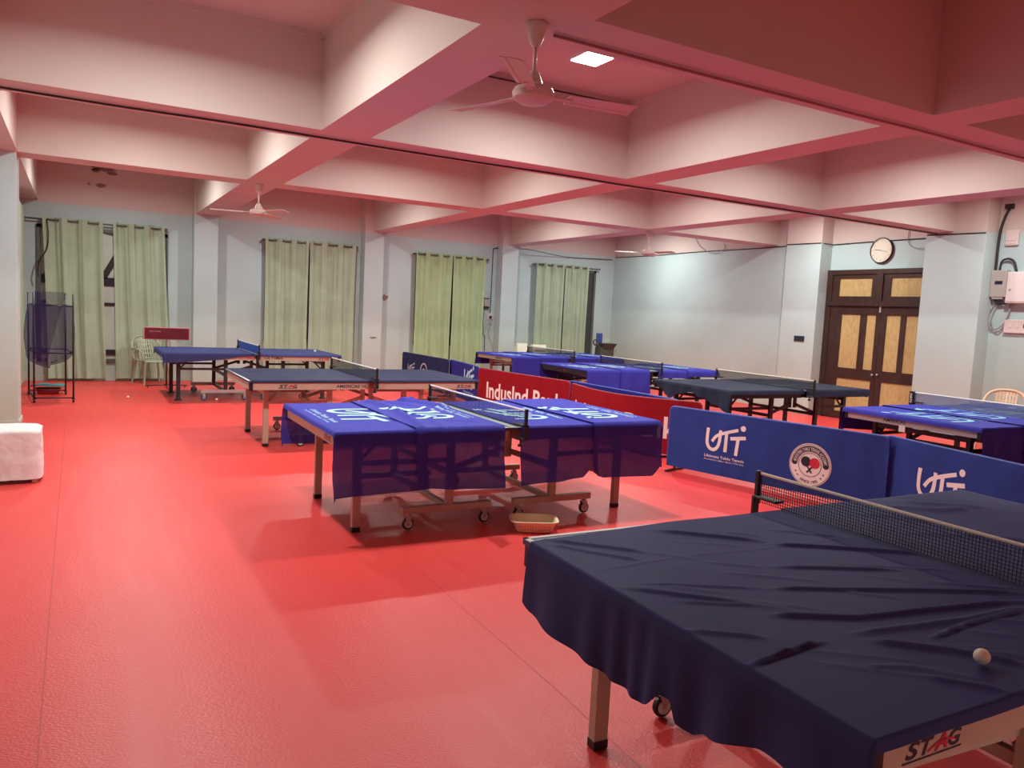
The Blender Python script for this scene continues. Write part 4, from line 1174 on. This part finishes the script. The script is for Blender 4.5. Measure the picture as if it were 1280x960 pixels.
# sockets beside the third window
t = thing('wall_charger', 'small grey device on the wall beside the third curtains', 'wall device', (8.35, YB, 1.72))
MB().box((-.055, -.05, 0), (.055, 0, .22), bev=.008).build('device_body', M['grey_box'], t)
MB().box((-.06, -.055, -.02), (.06, 0, .03)).build('device_base', M['black'], t)
MB().box((-.06, -.055, .2), (.06, 0, .22)).build('device_cap', M['black'], t)
t = thing('wall_socket', 'white wall socket with a black plug below the cable end', 'socket', (8.47, YB, 1.44))
MB().box((-.06, -.02, 0), (.06, 0, .15), bev=.005).build('socket_plate', M['white_box'], t)
MB().box((-.03, -.06, .03), (.03, -.02, .09), bev=.006).build('plug', M['black'], t)
MB().box((-.02, -.045, -.10), (.02, -.02, .03), bev=.006).build('adapter', M['grey_box'], t)
cable('wall_cable', [(8.29, 16.10, 1.72), (8.28, 16.12, 1.4), (8.30, 16.12, 1.15), (8.26, 16.12, 1.1), (8.34, 16.12, 1.05), (8.35, 16.12, .7)], .007, M['cable'], 'thin black lead dropping from the grey wall device')
cable('wall_cable', [(8.47, 16.10, 1.36), (8.44, 16.12, 1.1), (8.52, 16.12, .9), (8.6, 16.05, .6)], .005, M['cable_grey'], 'thin grey lead curling down below the white socket')

# ================================================================== FURNITURE AND SMALL THINGS
def plastic_chair(loc, rz, m, label):
    t = thing('plastic_chair', label, 'chair', (*loc, 0), rz)
    # seat: sits facing +x
    MB().grid(lambda u, v: (-.21 + .43 * u, (-.22 + .44 * v) * (.92 + .08 * u), .43 - .018 * sin(pi * v) * sin(pi * min(1, u * 1.1)) - .03 * max(0, u - .9) * 10 * .3), frange(0, 1, .1), frange(0, 1, .1)).build('seat', m, t, True, solid=.012)
    for sx in (-1, 1):
        for sy in (-1, 1):
            MB().add([(sx * .19 - .02, sy * .20 - .015, .43), (sx * .19 + .02, sy * .20 - .015, .43), (sx * .19 + .02, sy * .20 + .015, .43), (sx * .19 - .02, sy * .20 + .015, .43),
                      (sx * .25 - .014, sy * .25 - .012, 0.002), (sx * .25 + .014, sy * .25 - .012, 0.002), (sx * .25 + .014, sy * .25 + .012, 0.002), (sx * .25 - .014, sy * .25 + .012, 0.002)],
                     [(0, 1, 2, 3), (7, 6, 5, 4), (0, 4, 5, 1), (1, 5, 6, 2), (2, 6, 7, 3), (3, 7, 4, 0)]).build('leg', m, t)
    # back: hoop with a perforated middle slab, open at both sides
    def back(y, z):
        return (-.21 - .16 * (z - .43) / .42 + .22 * (y / .26) ** 2 * .35, y, z)
    hoop = [back(-.25, .44), back(-.265, .56), back(-.255, .70), back(-.21, .80), back(-.12, .85), back(0, .862), back(.12, .85), back(.21, .80), back(.255, .70), back(.265, .56), back(.25, .44)]
    MB().tube(smooth_pts(hoop, 4), .021, 8).build('back_hoop', m, t, True)
    slab = MB()
    for k in range(7):
        y0 = -.13 + k * .0405
        slab.grid(lambda q, z: back(y0 + q * .022 * (.7 + .6 * (z - .44) / .4), z), [0, 1], frange(.43, .84, .05))
    for z0 in (.46, .54, .62, .70, .78):
        slab.grid(lambda y, q: back(y, z0 + .018 * q), frange(-.13, .13, .05), [0, 1])
    slab.build('back_lattice', m, t, solid=.008)
    for s in (-1, 1):
        MB().tube(smooth_pts([(-.21, s * .26, .64), (-.05, s * .285, .65), (.12, s * .28, .63), (.19, s * .26, .58), (.20, s * .235, .44)], 5), .016, 8).build('arm', m, t, True)
    return t
plastic_chair((11.25, 5.95), radians(200), M['chair_tan'], 'tan moulded plastic chair standing below the switchgear')
plastic_chair((1.19, 15.50), radians(-70), M['chair_cream'], 'cream plastic chair against the curtain behind the maroon panel')

# chair under a white cloth
t = thing('covered_chair', 'chair under a crumpled white cloth beside the left pillar', 'chair', (-.50, 7.68, 0), 0)
def cc(u, v):
    # box-like drape: u around, v down
    a = u * 2 * pi
    n = 6.0
    c, s = cos(a), sin(a)
    k = (abs(c) ** n + abs(s) ** n) ** (-1 / n)
    hx, hy = .235, .225
    if v < .35:
        q = v / .35; r = q
        z = .455 - .03 * max(0, q - .7) ** 2 * 8
    else:
        q = (v - .35) / .65; r = 1 + .03 * q
        z = .432 - q * .395
    d = .010 * noise.noise(Vector((c * 3 * k, s * 3 * k, z * 9))) + .006 * noise.noise(Vector((c * 9 * k, s * 9 * k, z * 22))) if v > .3 else .004 * noise.noise(Vector((c * 4 * r, s * 4 * r, 1)))
    return (hx * k * c * (r + d * 3), hy * k * s * (r + d * 3), z + (.004 * noise.noise(Vector((c * 6 * r, s * 6 * r, 3)))))
MB().grid(cc, [i / 96 for i in range(97)], [i / 40 for i in range(41)]).build('seat_cover', M['white_cloth'], t, True)
for sx in (-1, 1):
    for sy in (-1, 1):
        MB().box((sx * .185 - .02, sy * .175 - .02, .002), (sx * .185 + .02, sy * .175 + .02, .40), bev=.004).build('leg', M['chair_tan'], t)
def bk(y, q):
    z = .40 + .52 * q
    return (-.235 - .05 * q + .012 * sin(z * 90) * (1 - q), y, z)
MB().grid(bk, frange(-.21, .21, .03), [i / 40 for i in range(41)]).build('back_cover', M['white_cloth'], t, True, solid=.05)

# basket on the floor, with table-cleaning blocks
t = thing('plastic_basket', 'cream plastic basket on the red floor beside the middle table', 'basket', (2.985, 4.83, 0), radians(-24))
def ring(hx, hy, z, n=40, p=5.0):
    o = []
    for k in range(n):
        a = 2 * pi * k / n; c, s = cos(a), sin(a); q = (abs(c) ** p + abs(s) ** p) ** (-1 / p)
        o.append((hx * q * c, hy * q * s, z))
    return o
def rings(rs, n=40):
    mb = MB(); vs = [v for r in rs for v in r]
    fs = [(i * n + k, i * n + (k + 1) % n, (i + 1) * n + (k + 1) % n, (i + 1) * n + k) for i in range(len(rs) - 1) for k in range(n)]
    mb.add(vs, fs); return mb
rings([ring(.0, .0, .004), ring(.130, .092, .004), ring(.138, .10, .012), ring(.163, .122, .085), ring(.165, .124, .087), ring(.180, .138, .088), ring(.182, .140, .080)]).build('basket_body', M['basket'], t, 'auto', solid=.003)
mb = MB()
for k in range(12):
    for z in (.025, .045):
        x = -.12 + k * .02
        y = -.1035 - (z - .012) * .30
        mb.box((x, y - .001, z), (x + .009, y + .003, z + .010))
mb.build('slot_pattern', M['chair_tan'], t)
t2 = thing('scrap_tray', 'white tray with dark specks lying in the cream basket', 'tray', (2.985, 4.83, .012), radians(-24))
MB().box((-.085, -.06, 0), (.085, .06, .012), bev=.004).build('tray_body', M['white'], t2)
for k, (x, y) in enumerate([(-.05, -.01), (-.005, .0), (.04, .01), (.02, -.03)]):
    MB().box((x, y, .012), (x + .012, y + .008, .02)).build('speck', M['ink'], t2)

# balls
def ball(loc, label, mk='ball'):
    b = MB()
    n = 16
    b.lathe([(.02 * sin(pi * k / n), -.02 * cos(pi * k / n)) for k in range(n + 1)], (0, 0, 0), 24)
    o = b.build('table_tennis_ball', M[mk], None, True)
    o.location = loc
    return tag(o, label, 'ball', 'table tennis balls')
ball((2.022, 1.052, .7905), 'ivory table tennis ball lying on the nearest navy cloth')
decal([ribbon([(-.008, 0), (.008, .001)], .003)], lambda x, y, l: (x, -.0202 * cos(x * 40), y + .002), M['grey_box'], [o for o in COL.objects if o.name.startswith('table_tennis_ball')][0], 'printed_mark') if False else None
ball((.688, 13.33, .021), 'tiny white ball on the red floor left of the black-legged table')
(x4, y4), r4 = POS['T4']
ball((x4 + 1.1, y4 - .15, TZ + .03), 'tiny white ball resting on the black-legged table cloth past its net')
ball((1.93, 12.9, .021), 'tiny white ball on the floor under the black-legged table')

# maroon score panel on a stand
t = thing('score_panel', 'narrow maroon panel on a thin stand before the first curtains', 'panel', (1.38, 14.88, 0), 0)
MB().box((-.38, -.018, .85), (.38, .018, 1.07), bev=.004).build('panel_frame', M['maroon_edge'], t)
pb = MB().box((-.358, -.022, .865), (.358, -.017, 1.055)).build('panel_face', M['maroon'], t)
decal([fit_text('BOOSTERS', 0, 0, .17, .022, .01)], lambda x, y, l: (-.27 + x, -.0225 - l, .985 + y), M['maroon_edge'], pb, 'panel_lettering')
MB().cyl((0, 0, .05), (0, 0, .87), .014).build('pole', M['maroon'], t, True)
for s in (-1, 1):
    MB().tube([(0, 0, .06), (s * .06, 0, .045), (s * .34, 0, .035)], .011, 6).build('base_arm', M['dark_steel'], t, True)
    MB().tube([(s * .3, 0, .04), (s * .3, -.02, .003)], .008, 6).build('base_foot', M['dark_steel'], t, True)
MB().tube([(0, .25, .012), (0, 0, .05), (0, -.25, .012)], .011, 6).build('base_arm', M['dark_steel'], t, True)
MB().tube(smooth_pts([(-.2, 0, .85), (-.14, 0, .79), (-.03, 0, .755), (.03, 0, .755), (.14, 0, .79), (.2, 0, .85)], 4), .007, 6).build('panel_brace', M['tan'], t, True)

# ball-collecting net cart
t = thing('net_cart', 'black steel ball cart on casters carrying a purple net bag', 'cart', (-.35, 13.4, 0), 0)
cw, cd = .245, .50
def cpt(sx, sy, z): return (sx * cw + (.055 if sy < 0 else -.055) + .0, sy * cd, z)
for sx in (-1, 1):
    for sy in (-1, 1):
        p = cpt(sx, sy, 0)
        MB().cyl((p[0], p[1], .05), (p[0], p[1], 1.58), .013).build('post', M['dark_steel'], t, True)
        c = MB(); c.lathe([(.0, -.014), (.026, -.014), (.03, -.008), (.03, .008), (.026, .014), (0, .014)], (p[0], p[1], .032), 14, axis='x'); c.box((p[0] - .02, p[1] - .02, .045), (p[0] + .02, p[1] + .02, .065))
        c.build('caster_wheel', M['black'], t, 'auto')
for sy in (-1, 1):
    for z in (.07, .72, 1.40):
        MB().cyl(cpt(-1, sy, z), cpt(1, sy, z), .010).build('cross_rail', M['dark_steel'], t, True)
for sx in (-1, 1):
    for z in (.72, 1.40):
        MB().cyl(cpt(sx, -1, z), cpt(sx, 1, z), .010).build('side_rail', M['dark_steel'], t, True)
MB().cyl(cpt(-1, -1, .07), cpt(-1, 1, .07), .010).build('side_rail', M['dark_steel'], t, True)
n = 48
def bag(a, q):
    c, s = cos(a), sin(a); k = (abs(c) ** 5 + abs(s) ** 5) ** (-.2)
    r = (1.10 + .12 * sin(pi * q)) if q < .8 else (1.10 + .12 * sin(pi * .8)) * (1 - ((q - .8) / .2) ** 2 * .98)
    z = 1.40 - .86 * q + (.05 * sin(a + 1) * q) - (.06 * (1 - abs(c)) * sin(pi * q))
    if q >= .8: z = 1.40 - .86 * q - .04 * sin((q - .8) / .2 * pi / 2) + .05 * sin(a + 1) * .8
    z += .03 * noise.noise(Vector((c * 2, s * 2, q * 3)))
    r *= 1 + .05 * noise.noise(Vector((c * 3, s * 3, q * 4)))
    return (cw * k * c * r * 1.05, cd * k * s * r * .98, z)
MB().grid(bag, [2 * pi * k / n for k in range(n + 1)], [i / 24 for i in range(25)]).build('net_bag', M['purple_net'], t, True)
def flap(u, v):
    x = -.20 + .42 * u - .25 * v * u; z = 1.60 - 1.0 * v + .10 * sin(u * 3) * v
    return (x * (1 - .2 * v), -.30 + .10 * sin(u * 5 + v * 3), z)
MB().grid(flap, frange(0, 1, .06), frange(0, 1, .05)).build('net_flap', M['purple_net'], t, True)
def flap2(u, v):
    return (-.20 + .12 * u + .02 * sin(v * 7), -.40 + .05 * sin(u * 6), 1.58 - .95 * v)
MB().grid(flap2, frange(0, 1, .1), frange(0, 1, .05)).build('net_flap', M['purple_net'], t, True)
# red tub and teal cloth beneath the cart
t = thing('red_tub', 'small red tub on the floor under the net cart', 'tub', (-.40, 14.09, 0))
rings([ring(0, 0, .004), ring(.14, .10, .004), ring(.17, .12, .085), ring(.18, .13, .087)]).build('tub_body', M['redtub'], t, 'auto', solid=.004)
def tl(u, v):
    x = -.23 + .46 * u; y = -.15 + .30 * v
    return (x, y, .012 - .05 * max(0, abs(x) - .15) * 3 - .06 * max(0, abs(y) - .12) * 2 + .03 * noise.noise(Vector((x * 9, y * 9, 2))) + .02)
o = MB().grid(tl, frange(0, 1, .05), frange(0, 1, .05)).build('teal_cloth', M['teal'], None, True, solid=.004)
o.location = (-.40, 14.09, .105); tag(o, 'crumpled teal cloth lying on the red tub under the cart', 'cloth')

# cream boards beyond the farthest table
t = thing('side_desk', 'low dark desk behind the farthest table carrying two cream boards', 'desk', (9.15, 15.35, 0))
MB().box((-.65, -.22, .66), (.65, .22, .70), bev=.004).build('desk_top', M['wood_dark'], t)
for sx in (-1, 1):
    for sy in (-1, 1):
        MB().box((sx * .6 - .02, sy * .18 - .02, 0), (sx * .6 + .02, sy * .18 + .02, .66)).build('leg', M['wood_dark'], t)
def board(x, w, h, lab, lean):
    tt = thing('cream_box', lab, 'box', (x, 15.30, .70), group='cream boards on the desk')
    MB().add([(-w / 2, -.10, 0), (w / 2, -.10, 0), (w / 2, .10, 0), (-w / 2, .10, 0), (-w / 2 + lean, -.02, h), (w / 2, -.02, h), (w / 2, .06, h), (-w / 2 + lean, .06, h)],
             [(0, 3, 2, 1), (4, 5, 6, 7), (0, 1, 5, 4), (1, 2, 6, 5), (2, 3, 7, 6), (3, 0, 4, 7)]).build('box_body', M['cream_board'], tt)
    MB().box((-w / 2 + .02, -.105, .10), (w / 2 - .005, -.08, .12)).build('lid_edge', M['grey_box'], tt) if lean == 0 else None
    return tt
board(8.87, .30, .24, 'cream sloping box on the desk nearer the socket wall', .045)
board(9.34, .36, .22, 'cream lidded box on the desk nearer the corner curtains', 0)

# ball-feeding robot in the corner
t = thing('ball_robot', 'dark ball-feeding robot with a blue back in the room corner', 'table tennis robot', (11.15, 15.2, 0))
MB().cyl((0, 0, .02), (0, 0, .70), .03).build('pole', M['robot'], t, True)
for k in range(3):
    a = radians(90 + 120 * k); MB().beam((0, 0, .08), (.3 * cos(a), .3 * sin(a), .015), .02, .02).build('tripod_leg', M['robot'], t)
MB().box((-.20, -.12, .68), (.20, .12, .90), bev=.01).build('robot_body', M['robot'], t)
MB().add([(-.12, -.12, .86), (.17, -.12, .86), (.17, .12, .86), (-.12, .12, .86), (-.14, -.18, 1.0), (.24, -.18, 1.0), (.24, .18, 1.0), (-.14, .18, 1.0)],
         [(0, 3, 2, 1), (0, 1, 5, 4), (1, 2, 6, 5), (2, 3, 7, 6), (3, 0, 4, 7)]).build('hopper', M['robot'], t, solid=.01)
MB().box((-.17, .1, .9), (.0, .14, 1.24), bev=.01).build('back_panel', M['robot_blue'], t)
MB().tube([(-.2 - .09 + .06 * cos(a), -.02, 1.02 + .06 * sin(a)) for a in [i * pi / 6 for i in range(13)]], .02, 8).build('feeder_head', M['robot'], t, True)
MB().beam((-.24, -.02, .98), (-.14, -.02, .86), .05, .05).build('feeder_arm', M['robot'], t)
MB().tube([(.29 + .045 * cos(a), -.02, .80 + .045 * sin(a)) for a in [i * pi / 6 for i in range(13)]], .012, 8).build('control_knob', M['yellow'], t, True)
MB().beam((.12, -.02, .74), (.28, -.02, .76), .02, .02).build('control_arm', M['robot'], t)
